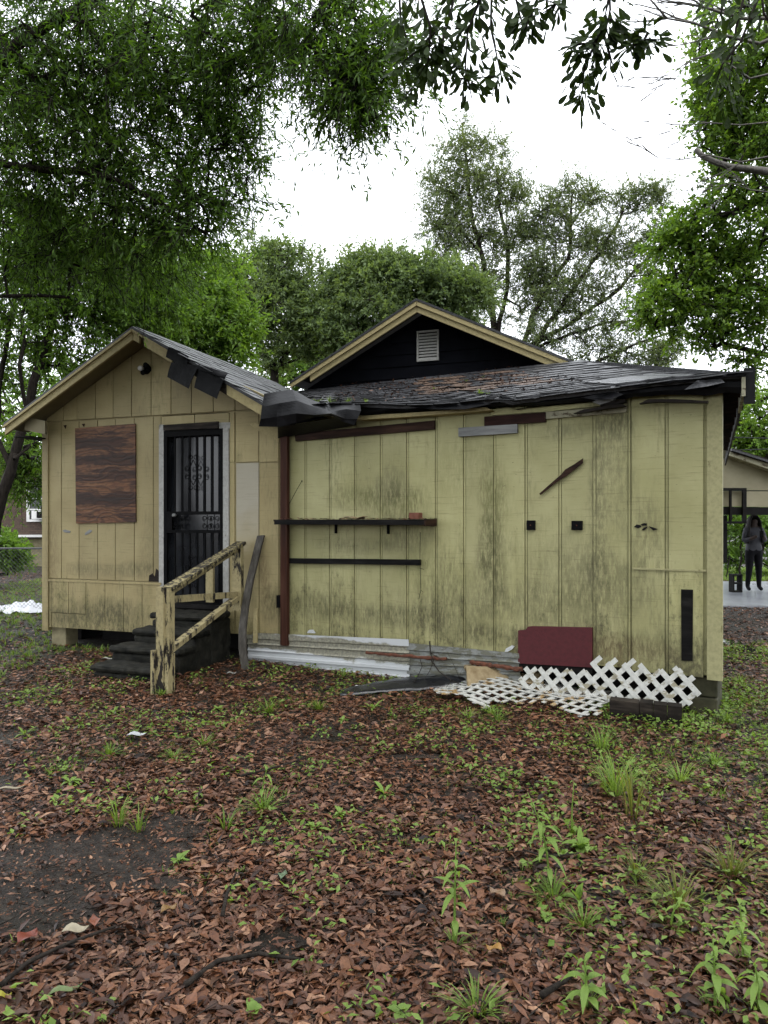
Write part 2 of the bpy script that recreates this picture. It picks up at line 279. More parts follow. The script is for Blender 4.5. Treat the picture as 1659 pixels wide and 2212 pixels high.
# ------------------------------------------------------------------ mesh helpers
class MB:
    def __init__(s): s.v = []; s.f = []
    def add(s, vs, fs):
        o = len(s.v); s.v += [tuple(p) for p in vs]; s.f += [tuple(i + o for i in f) for f in fs]; return s
    def prism(s, front, back):
        n = len(front)
        return s.add(list(front) + list(back), [tuple(range(n)), tuple(range(2 * n - 1, n - 1, -1))] + [(i, i + n, (i + 1) % n + n, (i + 1) % n) for i in range(n)])
    def fpoly(s, fr, uz, n0, n1):          # polygon on a wall frame, extruded between two offsets
        return s.prism([fr.pt(u, z, n1) for u, z in uz], [fr.pt(u, z, n0) for u, z in uz])
    def fpx(s, fr, pts, n0, n1):           # the same, from surveyed pixels on the front face
        return s.fpoly(fr, [fr.uz(x, y, n1) for x, y in pts], n0, n1)
    def box(s, c, ax, ay, az):             # centre and three half-axes
        c = Vector(c); ax, ay, az = Vector(ax), Vector(ay), Vector(az)
        f = [c - ax - ay - az, c + ax - ay - az, c + ax + ay - az, c - ax + ay - az]
        return s.prism(f, [p + az * 2 for p in f])
    def bar(s, a, b, w, h, up=(0, 0, 1)):  # rectangular bar between two points
        a, b = Vector(a), Vector(b); d = (b - a).normalized(); up = Vector(up)
        x = d.cross(up); x = x.normalized() if x.length > 1e-4 else Vector((1, 0, 0)); y = x.cross(d)
        k = [x * w / 2 + y * h / 2, -x * w / 2 + y * h / 2, -x * w / 2 - y * h / 2, x * w / 2 - y * h / 2]
        return s.prism([a + q for q in k], [b + q for q in k])
    def tube(s, pts, rad, sides=6):
        pts = [Vector(p) for p in pts]
        if not hasattr(rad, '__len__'): rad = [rad] * len(pts)
        o = len(s.v)
        for i, p in enumerate(pts):
            d = (pts[min(i + 1, len(pts) - 1)] - pts[max(i - 1, 0)]).normalized()
            x = d.cross(Vector((.31, .17, .93)));
            if x.length < 1e-3: x = d.cross(Vector((1, 0, 0)))
            x.normalize(); y = d.cross(x)
            for k in range(sides):
                a = 2 * math.pi * k / sides; s.v.append(tuple(p + x * math.cos(a) * rad[i] + y * math.sin(a) * rad[i]))
        for i in range(len(pts) - 1):
            for k in range(sides):
                s.f.append((o + i * sides + k, o + i * sides + (k + 1) % sides, o + (i + 1) * sides + (k + 1) % sides, o + (i + 1) * sides + k))
        s.f.append(tuple(o + k for k in range(sides - 1, -1, -1))); s.f.append(tuple(o + (len(pts) - 1) * sides + k for k in range(sides)))
        return s
    def strip(s, pts, w, th, side):        # bent flat ribbon
        o = len(s.v); side = Vector(side).normalized()
        pts = [Vector(p) for p in pts]
        for i, p in enumerate(pts):
            d = (pts[min(i + 1, len(pts) - 1)] - pts[max(i - 1, 0)]).normalized(); n = side.cross(d).normalized()
            for a, b in ((-1, -1), (1, -1), (1, 1), (-1, 1)): s.v.append(tuple(p + side * a * w / 2 + n * b * th / 2))
        m = len(pts)
        for i in range(m - 1):
            for k in range(4): s.f.append((o + i * 4 + k, o + i * 4 + (k + 1) % 4, o + i * 4 + 4 + (k + 1) % 4, o + i * 4 + 4 + k))
        s.f.append((o + 3, o + 2, o + 1, o)); s.f.append(tuple(o + (m - 1) * 4 + k for k in range(4)))
        return s
    def grid(s, P, nu, nv, th=0):           # P(i,j)->point
        vs = [P(i, j) for j in range(nv + 1) for i in range(nu + 1)]
        fs = [(j * (nu + 1) + i, j * (nu + 1) + i + 1, (j + 1) * (nu + 1) + i + 1, (j + 1) * (nu + 1) + i) for j in range(nv) for i in range(nu)]
        return s.add(vs, fs)
    def build(s, name, mat, parent=None, smooth=False, **kw):
        me = bpy.data.meshes.new(name); me.from_pydata(s.v, [], s.f); me.update()
        return link(name, me, mat, parent, smooth, **kw)
def link(name, me, mat, parent=None, smooth=False, label=None, category=None, group=None, kind=None, matrix=None, bevel=0):
    o = bpy.data.objects.new(name, me); C.objects.link(o)
    if me is not None:
        if mat is not None and not me.materials: me.materials.append(mat)
        if smooth: me.polygons.foreach_set('use_smooth', [True] * len(me.polygons))
    if matrix is not None: o.matrix_world = matrix
    if parent is not None:
        o.parent = parent; o.matrix_parent_inverse = Matrix.Translation(-root_loc(parent))
    if bevel:
        b = o.modifiers.new('bevel', 'BEVEL'); b.width = bevel; b.segments = 2; b.limit_method = 'ANGLE'
    tag(o, label, category, group, kind)
    return o
def root_loc(o):
    return Vector(o['_base']) if '_base' in o else Vector((0, 0, 0))
def tag(o, label=None, category=None, group=None, kind=None):
    for k, v in (('label', label), ('category', category), ('group', group), ('kind', kind)):
        if v: o[k] = v
    return o
def empty(name, loc, label=None, category=None, group=None):
    o = bpy.data.objects.new(name, None); C.objects.link(o); o.location = loc; o['_base'] = tuple(loc); o.empty_display_size = .1
    return tag(o, label, category, group)
def np_mesh(name, V, Fq, nv):              # V (n,3), faces as flat index array with nv corners each
    me = bpy.data.meshes.new(name); nf = len(Fq) // nv
    me.vertices.add(len(V)); me.vertices.foreach_set('co', np.ascontiguousarray(V, dtype=np.float32).ravel())
    me.loops.add(len(Fq)); me.loops.foreach_set('vertex_index', np.ascontiguousarray(Fq, dtype=np.int32))
    me.polygons.add(nf); me.polygons.foreach_set('loop_start', np.arange(nf, dtype=np.int32) * nv)
    me.polygons.foreach_set('loop_total', np.full(nf, nv, dtype=np.int32))
    me.update(calc_edges=True); return me
def unit(a): return a / np.maximum(np.linalg.norm(a, axis=1, keepdims=True), 1e-9)
def leaf_mesh(name, P, D, N, L, Wd, fold=.25, curl=0.0):
    """one folded leaf (two triangles, or four when curled) for every base point P, direction D, normal N"""
    n = len(P); D = unit(D); Sd = unit(np.cross(D, N)); N = np.cross(Sd, D)
    L = L[:, None]; Wd = Wd[:, None]
    if curl:
        a = P; t = P + D * L + N * L * curl * -1.0; mid = P + D * L * .5
        l = mid + Sd * Wd * .5 + N * Wd * fold; r = mid - Sd * Wd * .5 + N * Wd * fold
        l2 = P + D * L * .8 + Sd * Wd * .3 + N * (Wd * fold - L * curl * .5); r2 = P + D * L * .8 - Sd * Wd * .3 + N * (Wd * fold - L * curl * .5)
        m2 = P + D * L * .8 - N * L * curl * .55; V = np.stack([a, l, mid, r, l2, m2, r2, t], 1).reshape(-1, 3)
        base = (np.arange(n) * 8)[:, None]
        Fq = (base + np.array([[0, 2, 1, 0, 3, 2, 1, 2, 5, 1, 5, 4, 2, 3, 6, 2, 6, 5, 4, 5, 7, 5, 6, 7]])).ravel()
        return np_mesh(name, V, Fq, 3)
    a = P; t = P + D * L; mid = P + D * L * .45
    l = mid + Sd * Wd * .5 + N * Wd * fold; r = mid - Sd * Wd * .5 + N * Wd * fold
    V = np.stack([a, r, t, l], 1).reshape(-1, 3); base = (np.arange(n) * 4)[:, None]
    Fq = (base + np.array([[0, 1, 2, 0, 2, 3]])).ravel()
    return np_mesh(name, V, Fq, 3)

# ------------------------------------------------------------------ the ground
def warp(n, near, far):
    s = np.linspace(-1, 1, n); return np.sign(s) * (near * np.abs(s) + (far - near) * np.abs(s) ** 7)
xs = warp(181, 13, 260); ys = 6 + warp(181, 13, 260)
GV = np.array([(x, y, gz(x, y)) for y in ys for x in xs])
nx = len(xs); idx = np.arange(nx * nx).reshape(nx, nx)
GF = np.stack([idx[:-1, :-1], idx[:-1, 1:], idx[1:, 1:], idx[1:, :-1]], -1).reshape(-1)
ground = link('ground', np_mesh('ground', GV, GF, 4), M['ground'], smooth=True, kind='structure')

# ------------------------------------------------------------------ the house
hroot = empty('house', (FB.o.x, FB.o.y, 0), 'run-down yellow plank-sided house with sagging dark shingle roof and boarded window', 'house')
def part(mb, name, mat, parent=None, **kw): return mb.build(name, mat, parent or hroot, **kw)
def sub(mb, name, mat, parent, **kw):
    o = mb.build(name, mat, None, **kw); o.parent = parent; o.matrix_parent_inverse = Matrix.Identity(4); o.matrix_basis = Matrix.Identity(4)
    return o
_link0 = link
# parts of the house have their mesh in world metres; sub-parts share their parent's space
TA, TB = .018, .018
# --- wing wall
zb = .30
def lineA(x, a, b): return a[1] + (b[1] - a[1]) * (x - a[0]) / (b[0] - a[0])
bandL, bandR = FA.uz(97, 913), FA.uz(560, 886)
zband = (bandL[1] + bandR[1]) / 2
uL = FA.uz(97, 1000)[0]
peak_u, peak_z = FA.uz(287, 705, .36); re_u, re_z = FA.uz(572, 872, .36); le_u, le_z = FA.uz(8, 915, .36)
sl_r = (peak_z - re_z) / (re_u - peak_u); sl_l = (peak_z - le_z) / (peak_u - le_u)
def roofz(u, drop=.10): return (peak_z - drop) - (sl_r * (u - peak_u) if u > peak_u else sl_l * (peak_u - u))
wallA = part(MB().fpoly(FA, [(uL + .01, zb), (FA.uz(350, 1100)[0], zb), (FA.uz(350, 1100)[0], zband), (uL + .01, zband)], -.10, 0)
             .fpoly(FA, [(FA.uz(492, 1100)[0], zb), (.0, zb), (.0, zband), (FA.uz(492, 1100)[0], zband)], -.10, 0)
             .fpoly(FA, [(uL + .01, zband), (0, zband), (0, max(zband + .05, roofz(0))), (peak_u, roofz(peak_u)), (uL + .01, max(zband + .02, roofz(uL)))], -.10, 0), 'wall', M['sidA'])
gap = .0055
lowA = [97, 106, 135, 173, 213, 251, 292, 333, 350]
zsk = FA.uz(230, 1254)[1]
for a, b in zip(lowA[:-1], lowA[1:]):
    ua, ub = FA.uz(a, 1000)[0], FA.uz(b, 1000)[0]
    sub(MB().fpoly(FA, [(ua + gap, zsk + .012), (ub - gap, zsk + .012), (ub - gap, zband - .012), (ua + gap, zband - .012)], .0005, TA), 'siding_board', M['sidA'], wallA)
for a, b in ((497, 509), (511, 561), (561, 604)):
    ua, ub = FA.uz(a, 1000)[0], FA.uz(b, 1000)[0]
    zt = FA.uz((a + b) / 2, 999)[1]
    sub(MB().fpoly(FA, [(ua + gap, .33), (ub - gap, .33), (ub - gap, zt - .006), (ua + gap, zt - .006)], .0005, TA - .002), 'siding_board', M['sidP'] if a == 511 else M['sidA'], wallA)
    sub(MB().fpoly(FA, [(ua + gap, zt + .006), (ub - gap, zt + .006), (ub - gap, zband - .012), (ua + gap, zband - .012)], .0005, TA + .002), 'siding_board', M['sidA'], wallA)
ua, ub = FA.uz(350, 1000)[0], FA.uz(497, 1000)[0]; um = (ua + ub) / 2
zdt = FA.uz(420, 924)[1]
for a, b in ((ua, um), (um, ub)):
    sub(MB().fpoly(FA, [(a + gap, zdt), (b - gap, zdt), (b - gap, zband - .012), (a + gap, zband - .012)], .0005, TA), 'siding_board', M['sidA'], wallA)
upA = [104, 140, 169, 209, 247, 287, 329, 372, 416, 463, 510, 559, 600]
for a, b in zip(upA[:-1], upA[1:]):
    ua, ub = FA.uz(a, 850)[0] + gap, FA.uz(b, 850)[0] - gap
    top = [(ub, max(roofz(ub), zband + .03))] + ([(peak_u, roofz(peak_u))] if ua < peak_u < ub else []) + [(ua, max(roofz(ua), zband + .03))]
    sub(MB().fpoly(FA, [(ua, zband + .010), (ub, zband + .010)] + top, .0005, TA + .006), 'siding_board', M['sidA'], wallA)
part(MB().fpoly(FA, [(uL - .01, zb - .10), (uL + .085, zb - .10), (uL + .085, zband), (uL - .01, zband)], -.06, TA + .02), 'corner_board', M['sidA'])
# skirt panel under the window
skirt = part(MB().fpoly(FA, [(FA.uz(110, 1300)[0], zsk - .03), (FA.uz(352, 1300)[0], zsk - .03), (FA.uz(352, 1300)[0], zsk), (FA.uz(110, 1300)[0], zsk)], .019, .045), 'skirt_ledge', M['sidA'])
skA = [111, 115, 153, 190, 231, 271, 311, 350]
for i, (a, b) in enumerate(zip(skA[:-1], skA[1:])):
    ua, ub = FA.uz(a, 1300)[0] + gap * .7, FA.uz(b, 1300)[0] - gap * .7
    zt, zl = zsk - .032, FA.uz(200, 1359)[1]
    if i in (1, 2):
        zm = FA.uz(170, 1325)[1]
        sub(MB().fpoly(FA, [(ua, zm + .004), (ub, zm + .004), (ub, zt), (ua, zt)], .019, .038), 'siding_board', M['sidA'], skirt)
        sub(MB().fpoly(FA, [(ua, zl), (ub, zl), (ub, zm - .004), (ua, zm - .004)], .019, .031), 'siding_board', M['sidA'], skirt)
    else:
        sub(MB().fpoly(FA, [(ua, zl), (ub, zl), (ub, zt), (ua, zt)], .019, .036), 'siding_board', M['sidA'], skirt)
# rotted hole beside the door, its unlit depth painted as a dark patch
part(MB().fpx(FA, [(321, 1256), (322, 1243), (330, 1238), (334, 1246), (337, 1228), (342, 1232), (346, 1248), (350, 1247), (351, 1257)], .019, .0215), 'hole_dark_patch', M['rot'])
part(MB().fpx(FA, [(137, 919), (143, 918), (141, 926)], .02, .026).fpx(FA, [(176, 916), (183, 915), (181, 922)], .02, .026), 'loose_chip', M['redboard'])
for q in ([(135, 1146), (140, 1144), (152, 1147), (151, 1151), (139, 1150)], [(183, 1156), (184, 1151), (193, 1144), (199, 1146), (196, 1150), (187, 1155)]):
    part(MB().fpx(FA, q, .019, .024), 'tape_scrap', M['greyboard'])
# pier under the left corner
part(MB().fpoly(FA, [(uL + .08, -.05), (uL + .31, -.05), (uL + .31, .26), (uL + .08, .26)], -.25, -.03), 'pier', M['pier'], bevel=.01)
# house body behind the walls (keeps the inside dark)
pR = FB.px(1558, 1200); back = Vector((.4176, .9086, 0)).normalized(); backA = -Vector((FA.n.x, FA.n.y, 0))
pL = FA.pt(uL + .02, 0); c0 = FA.pt(0, 0, -.16); cl = FA.pt(uL + .05, 0, -.16); cr = FB.pt(FB.uz(1556, 1200)[0] - .05, 0, -.16)
def foot(z): return [Vector((p.x, p.y, z)) for p in (cl, c0, cr, cr + back * 8.5, cl + backA * 6.5)]
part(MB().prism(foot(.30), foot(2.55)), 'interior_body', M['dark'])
# plywood over the window
part(MB().fpx(FA, [(162, 925), (292, 915), (293, 1128), (164, 1131)], .019, .037), 'window_board', M['ply'], label='dark grained plywood sheet nailed over the window')
# light fixture
lq = FA.px(318, 798, .02); nA3 = Vector((FA.n.x, FA.n.y, 0)); dA3 = Vector((FA.d.x, FA.d.y, 0))
lf = part(MB().tube([lq, lq + nA3 * .03], [.062, .055], 14), 'light_fixture', M['iron'], smooth=False)
sub(MB().tube([lq + nA3 * .03 - dA3 * .03, lq + nA3 * .075 - dA3 * .035, lq + nA3 * .10 - dA3 * .037, lq + nA3 * .112 - dA3 * .038], [.018, .034, .028, .008], 12), 'bulb', M['acwhite'], lf, smooth=True)
sub(MB().tube([lq + nA3 * .03 + dA3 * .03 + Vector((0, 0, .03)), lq + nA3 * .10 + dA3 * .05 + Vector((0, 0, .035))], [.026, .03], 10), 'lamp_socket', M['iron'], lf)
sub(MB().tube([lq + nA3 * .03 - Vector((0, 0, .035)), lq + nA3 * .09 - Vector((0, 0, .06))], [.026, .03], 10), 'lamp_socket', M['iron'], lf)

# --- door
dl, dr = FA.uz(357, 1100)[0], FA.uz(485, 1100)[0]
ztop, zbot = FA.uz(420, 929)[1], FA.uz(420, 1304)[1]
dfr = part(MB().fpoly(FA, [(FA.uz(347, 1100)[0], zbot - .02), (dl, zbot - .02), (dl, FA.uz(350, 918)[1]), (FA.uz(347, 1100)[0], FA.uz(350, 918)[1])], -.08, .034), 'door_frame', M['white'])
sub(MB().fpoly(FA, [(dr, zbot - .02), (FA.uz(497, 1100)[0], zbot - .02), (FA.uz(497, 1100)[0], FA.uz(490, 926)[1]), (dr, FA.uz(490, 926)[1])], -.08, .034), 'jamb', M['white'], dfr)
sub(MB().fpx(FA, [(468, 928), (497, 927), (497, 912), (468, 913)], .0, .022), 'head_trim', M['white'], dfr)
sub(MB().fpx(FA, [(353, 929), (470, 925), (470, 910), (352, 918)], .0, .055), 'head_board', M['rot'], dfr)
sub(MB().fpoly(FA, [(dl, zbot - .05), (dr, zbot - .05), (dr, zbot), (dl, zbot)], -.1, .06), 'sill', M['dark'], dfr)
part(MB().fpoly(FA, [(dl, zbot), (dr, zbot), (dr, ztop), (dl, ztop)], -.095, -.055), 'inner_door', M['glass'])
dx = .045
door = part(MB().fpoly(FA, [(dl, zbot), (dl + dx, zbot), (dl + dx, ztop), (dl, ztop)], .0, .03)
            .fpoly(FA, [(dr - dx, zbot), (dr, zbot), (dr, ztop), (dr - dx, ztop)], .0, .03)
            .fpoly(FA, [(dl + dx, ztop - .07), (dr - dx, ztop - .07), (dr - dx, ztop), (dl + dx, ztop)], .0, .03)
            .fpoly(FA, [(dl + dx, zbot), (dr - dx, zbot), (dr - dx, zbot + .09), (dl + dx, zbot + .09)], .0, .03), 'security_door', M['iron'], label='black iron security door with scrollwork bars')
zr1, zr2 = FA.uz(420, 1108)[1], FA.uz(420, 1148)[1]
for z in (zr1, zr2):
    sub(MB().fpoly(FA, [(dl + dx, z - .018), (dr - dx, z - .018), (dr - dx, z + .018), (dl + dx, z + .018)], .002, .028), 'cross_rail', M['iron'], door)
nb = 7
for k in range(1, nb):
    u = dl + dx + (dr - dl - 2 * dx) * k / nb
    sub(MB().fpoly(FA, [(u - .0075, zr1), (u + .0075, zr1), (u + .0075, ztop - .06), (u - .0075, ztop - .06)], .004, .022), 'bar', M['iron'], door)
    sub(MB().fpoly(FA, [(u - .0075, zbot + .05), (u + .0075, zbot + .05), (u + .0075, zr2), (u - .0075, zr2)], .004, .022), 'bar', M['iron'], door)
def scroll(cu, cz, r, sx, sz, turns=1.35):
    pts = []
    for i in range(15):
        a = i / 14 * turns * 2 * math.pi; rr = r * (1 - .62 * i / 14)
        pts.append(FA.pt(cu + sx * (math.sin(a) * rr), cz + sz * (-math.cos(a) * rr), .024))
    return pts
def scrolls(cu, cz, hh, nm):
    m = MB()
    for sx in (-1, 1):
        m.tube([FA.pt(cu + sx * .002, cz + hh, .024), FA.pt(cu + sx * .035, cz + hh * .55, .024), FA.pt(cu + sx * .075, cz + hh * .16, .024)], .0055, 5)
        m.tube([FA.pt(cu + sx * .075, cz - hh * .16, .024), FA.pt(cu + sx * .035, cz - hh * .55, .024), FA.pt(cu + sx * .002, cz - hh, .024)], .0055, 5)
        for zz, s in ((cz + hh + .035, -1), (cz - hh - .035, 1)): m.tube(scroll(cu + sx * .034, zz, .036, sx, s), .0055, 5)
        for zz, s in ((cz + .05, 1), (cz - .05, -1)): m.tube(scroll(cu + sx * .085, zz, .034, sx, s), .0055, 5)
    sub(m, nm, M['iron'], door, smooth=True)
mu = (dl + dr) / 2
scrolls(mu, FA.uz(418, 1021)[1], .15, 'scroll_ornament')
scrolls(mu, FA.uz(418, 1235)[1], .13, 'scroll_ornament')
for cu in (dl + .20, dr - .22):
    m = MB()
    for sx in (-1, 1):
        for s in (-1, 1): m.tube(scroll(cu + sx * .034, (zr1 + zr2) / 2 + s * .045, .034, sx, s), .005, 5)
    m.tube([FA.pt(cu, zr2, .024), FA.pt(cu, zr1, .024)], .006, 5)
    sub(m, 'scroll_ornament', M['iron'], door, smooth=True)
sub(MB().fpoly(FA, [(dl + .01, zr2 + .01), (dl + .12, zr2 + .01), (dl + .12, zr1 - .01), (dl + .01, zr1 - .01)], .005, .034), 'lock_plate', M['iron'], door)
kq = FA.px(381, 1113, .034)
sub(MB().tube([kq, kq + nA3 * .02, kq + nA3 * .035, kq + nA3 * .06, kq + nA3 * .068], [.010, .010, .022, .022, .010], 12), 'knob', M['greyboard'], door, smooth=True)

# --- long wall
uR = FB.uz(1558, 1200)[0]
def zbotB(u): return .30 + .0 * u
zB0, zB1 = FB.uz(640, 1374)[1], FB.uz(1555, 1464)[1]
zT0, zT1 = FB.uz(640, 930)[1], FB.uz(1545, 857)[1]
zBb = (zB0 + zB1) / 2; zBt = 2.72
wallB = part(MB().fpoly(FB, [(0, zBb + .01), (uR - .005, zBb + .01), (uR - .005, zBt - .0), (0, zBt + .09)], -.10, 0), 'wall', M['sidB'])
grB = [623, 662, 715, 769, 825, 882, 944, 1005, 1070, 1138, 1211, 1285, 1361, 1441, 1524]
zs = FB.uz(1447, 1230)[1]
for i, (a, b) in enumerate(zip(grB[:-1], grB[1:])):
    ua, ub = FB.uz(a, 1150)[0] + .016, FB.uz(b, 1150)[0] - .016
    zl = zBb + rnd.uniform(-.012, .012); th = TB + (.006 if b > 1361 else 0) + rnd.uniform(-.004, .003)
    if a >= 1361:
        sub(MB().fpoly(FB, [(ua, zl), (ub, zl), (ub, zs - .006), (ua, zs - .006)], .0005, th - .004), 'siding_board', M['sidB'], wallB)
        sub(MB().fpoly(FB, [(ua, zs + .006), (ub, zs + .006), (ub, zBt - .004), (ua, zBt - .004)], .0005, th), 'siding_board', M['sidB'], wallB)
    else:
        sub(MB().fpoly(FB, [(ua, zl), (ub, zl), (ub, zBt - .004), (ua, zBt - .004)], .0005, th), 'siding_board', M['sidB'], wallB)
    if i:                                   # strip standing in the middle of every groove
        u = FB.uz(a, 1150)[0]; w = .0085 if a != 1285 else .012
        sub(MB().fpoly(FB, [(u - w, zl), (u + w, zl), (u + w, zBt - .004), (u - w, zBt - .004)], .0005, .012 if a != 1361 else .03), 'batten', M['sidB'], wallB)
sub(MB().fpoly(FB, [(FB.uz(1367, 1230)[0], zs - .008), (FB.uz(1527, 1230)[0], zs - .008), (FB.uz(1527, 1230)[0], zs + .008), (FB.uz(1367, 1230)[0], zs + .008)], .001, .030), 'seam_strip', M['corner'], wallB)
part(MB().fpoly(FB, [(FB.uz(1528, 1200)[0], zB1 - .02), (uR + .012, zB1 - .02), (uR + .012, zBt), (FB.uz(1528, 1200)[0], zBt)], -.03, .036), 'corner_board', M['corner'])
# side wall (runs back along the right)
s0 = FB.pt(uR, 0, -.035); s1 = s0 + back * 8.4; off = Vector((-.06, .03, 0))
part(MB().prism([Vector((p.x, p.y, z)) for p, z in ((s0, .3), (s1, .3), (s1, 2.6), (s0, 2.6))], [Vector((p.x, p.y, z)) + off for p, z in ((s0, .3), (s1, .3), (s1, 2.6), (s0, 2.6))]), 'side_wall', M['sidB'])
# foundation
fu = FB.uz(1490, 1500)[0]
for k, (z0, z1) in enumerate(((-.1, .14), (.145, .31))):
    part(MB().fpoly(FB, [(fu, z0), (uR - .03, z0), (uR - .03, z1), (fu, z1)], -.5, -.01 - .02 * k), 'foundation_block', M['block'], bevel=.012)
part(MB().fpoly(FB, [(0, -.1), (fu - .01, -.1), (fu - .01, .29), (0, .29)], -.42, -.32), 'crawl_light_block', M['dark'])  # dark wall blocks the light behind the skirting
part(MB().fpoly(FA, [(uL + .36, -.1), (.2, -.1), (.2, .31), (uL + .36, .31)], -.75, -.65), 'crawl_light_block', M['dark'])  # added dark wall stops light leaking in under the wing
part(MB().prism([p + Vector((0, 0, -.38)) for p in (cl + backA * 2, cl + backA * .1, cl + backA * .1 + Vector((0, 0, .4)), cl + backA * 2 + Vector((0, 0, .4)))] and [Vector((cl.x, cl.y, z)) + backA * q for q, z in ((.3, -.1), (6.4, -.1), (6.4, .31), (.3, .31))], [Vector((cl.x + .1, cl.y, z)) + backA * q for q, z in ((.3, -.1), (6.4, -.1), (6.4, .31), (.3, .31))]), 'crawl_light_block', M['dark'])  # added side wall, also there to block light under the house
# boards nailed along the top of the long wall
for nm, q, m, lab, t in (('nailed_board', [(638, 953), (938, 927), (938, 908), (636, 937)], 'dkboard', 'long dark brown board nailed under the eave', .050),
                    ('nailed_board', [(1046, 920), (1178, 911), (1178, 891), (1046, 900)], 'redboard', 'short dark red-brown board under the eave', .058),
                    ('nailed_board', [(990, 943), (1117, 935), (1117, 916), (990, 924)], 'greyboard', 'pale weathered grey board below the eave', .056),
                    ('nailed_board', [(1179, 905), (1353, 890), (1353, 876), (1179, 890)], 'paleboard', 'cream peeling board under the broken eave', .048)):
    part(MB().fpx(FB, q, .019, t), nm, M[m], label=lab)
# square boxes, dark strip, broken strip, chips
for q in ([(1137, 1145), (1155, 1145), (1155, 1124), (1137, 1124)], [(1234, 1145), (1257, 1145), (1257, 1125), (1234, 1125)]):
    b = part(MB().fpx(FB, q, .005, .045), 'outlet_box', M['iron'], bevel=.004)
    cx, cy = (q[0][0] + q[1][0]) / 2, (q[0][1] + q[2][1]) / 2
    sub(MB().tube([FB.px(cx, cy, .045), FB.px(cx, cy, .049)], .006, 8), 'screw', M['rust'], b)
part(MB().fpx(FB, [(1472, 1427), (1496, 1428), (1497, 1274), (1471, 1273)], .012, .030), 'dark_strip', M['timber'])
part(MB().fpx(FB, [(1165, 1066), (1167, 1069), (1208, 1037), (1222, 1029), (1259, 1000), (1259, 990), (1240, 1003), (1221, 1014), (1212, 1025), (1190, 1044)], .03, .044), 'broken_wood_strip', M['dkboard'])
for q in ([(1369, 1138), (1375, 1133), (1383, 1134), (1385, 1138), (1378, 1141)], [(1383, 1133), (1391, 1130), (1398, 1131), (1396, 1135), (1388, 1136)], [(1386, 1145), (1390, 1140), (1399, 1137), (1396, 1142), (1389, 1146)], [(1401, 1137), (1410, 1139), (1421, 1143), (1411, 1146)]):
    part(MB().fpx(FB, q, .024, .030), 'dead_leaf_chip', M['dark'])
# brown post, little box
part(MB().fpoly(FB, [(FB.uz(605, 1395, .1)[0], FB.uz(612, 1395, .1)[1]), (FB.uz(620, 1395, .1)[0], FB.uz(612, 1395, .1)[1]), (FB.uz(620, 940, .1)[0], FB.uz(612, 936, .1)[1]), (FB.uz(605, 940, .1)[0], FB.uz(612, 936, .1)[1])], .05, .10), 'corner_post', M['post'], bevel=.004, label='reddish brown square post at the inner corner')
part(MB().fpx(FA, [(597, 1313), (605, 1313), (605, 1286), (597, 1286)], .018, .06), 'outlet_box', M['iron'])
# shelf
sz = FB.uz(917, 1132, .26)[1] + .045
su0, su1 = FB.uz(594, 1127, .26)[0], FB.uz(917, 1132, .26)[0]
shelf = part(MB().fpoly(FB, [(su0 - .03, sz - .02), (su1 + .005, sz - .02), (su1 + .005, sz), (su0 - .03, sz)], .024, .25), 'shelf', M['dkboard'], label='narrow dark shelf with a cracked board')
sub(MB().fpoly(FB, [(su0, sz - .055), (su1, sz - .055), (su1, sz - .001), (su0, sz - .001)], .252, .275), 'front_edge', M['timber'], shelf)
sub(MB().fpoly(FB, [(su1 - .0, sz - .065), (su1 + .02, sz - .065), (su1 + .02, sz + .004), (su1 + .0, sz + .004)], .024, .276), 'end_board', M['dkboard'], shelf)
for x in (714, 828):
    u = FB.uz(x, 1140, .14)[0]
    sub(MB().fpoly(FB, [(u - .009, sz - .15), (u + .009, sz - .15), (u + .009, sz - .022), (u - .009, sz - .022)], .024, .05), 'bracket', M['iron'], shelf)
part(MB().fpx(FB, [(623, 1217), (906, 1221), (906, 1209), (623, 1206)], .019, .058), 'lower_rail', M['timber'], label='thin black rail below the shelf')
m = MB(); pts = [FB.px(908, 1150, .03), FB.px(907, 1200, .07), FB.px(908, 1240, .06), FB.px(909, 1275, .05), FB.px(907, 1284, .05), FB.px(905, 1293, .06)]
part(m.tube(pts, .0028, 5).tube([FB.px(908, 1228, .06), FB.px(916, 1230, .05)], .002, 4).tube([pts[3], FB.px(914, 1279, .05), FB.px(911, 1284, .05)], .002, 4), 'hanging_wire', M['iron'])
part(MB().tube([FB.px(652, 1039, .03), FB.px(640, 1060, .06), FB.px(624, 1090, .10)], .003, 5).tube([FB.px(652, 1039, .0), FB.px(652, 1039, .04)], .008, 6), 'slack_wire', M['iron'])
# skirting sheets (ribbed), maroon board
def sheet(pts_top, pts_bot, prof, mat, lab, base):
    m = MB(); n = len(prof)
    A0, A1 = FB.uz(*pts_top[0], base), FB.uz(*pts_top[1], base); B0, B1 = FB.uz(*pts_bot[0], base), FB.uz(*pts_bot[1], base)
    nu = 10
    fv = []; 
    for i in range(nu + 1):
        s = i / nu
        for j, (t, h) in enumerate(prof):
            u = (A0[0] * (1 - s) + A1[0] * s) * (1 - t) + (B0[0] * (1 - s) + B1[0] * s) * t
            z = (A0[1] * (1 - s) + A1[1] * s) * (1 - t) + (B0[1] * (1 - s) + B1[1] * s) * t
            w = .006 * mn.noise(Vector((u * 2.2, z * 5, base * 31)))
            fv.append(FB.pt(u, z, base + h + w))
    q = lambda i, j: i * n + j
    fs = [(q(i, j), q(i + 1, j), q(i + 1, j + 1), q(i, j + 1)) for i in range(nu) for j in range(n - 1)]
    m.add(fv, fs)
    o = part(m, 'skirting_sheet', mat, label=lab); so = o.modifiers.new('t', 'SOLIDIFY'); so.thickness = .004
    return o
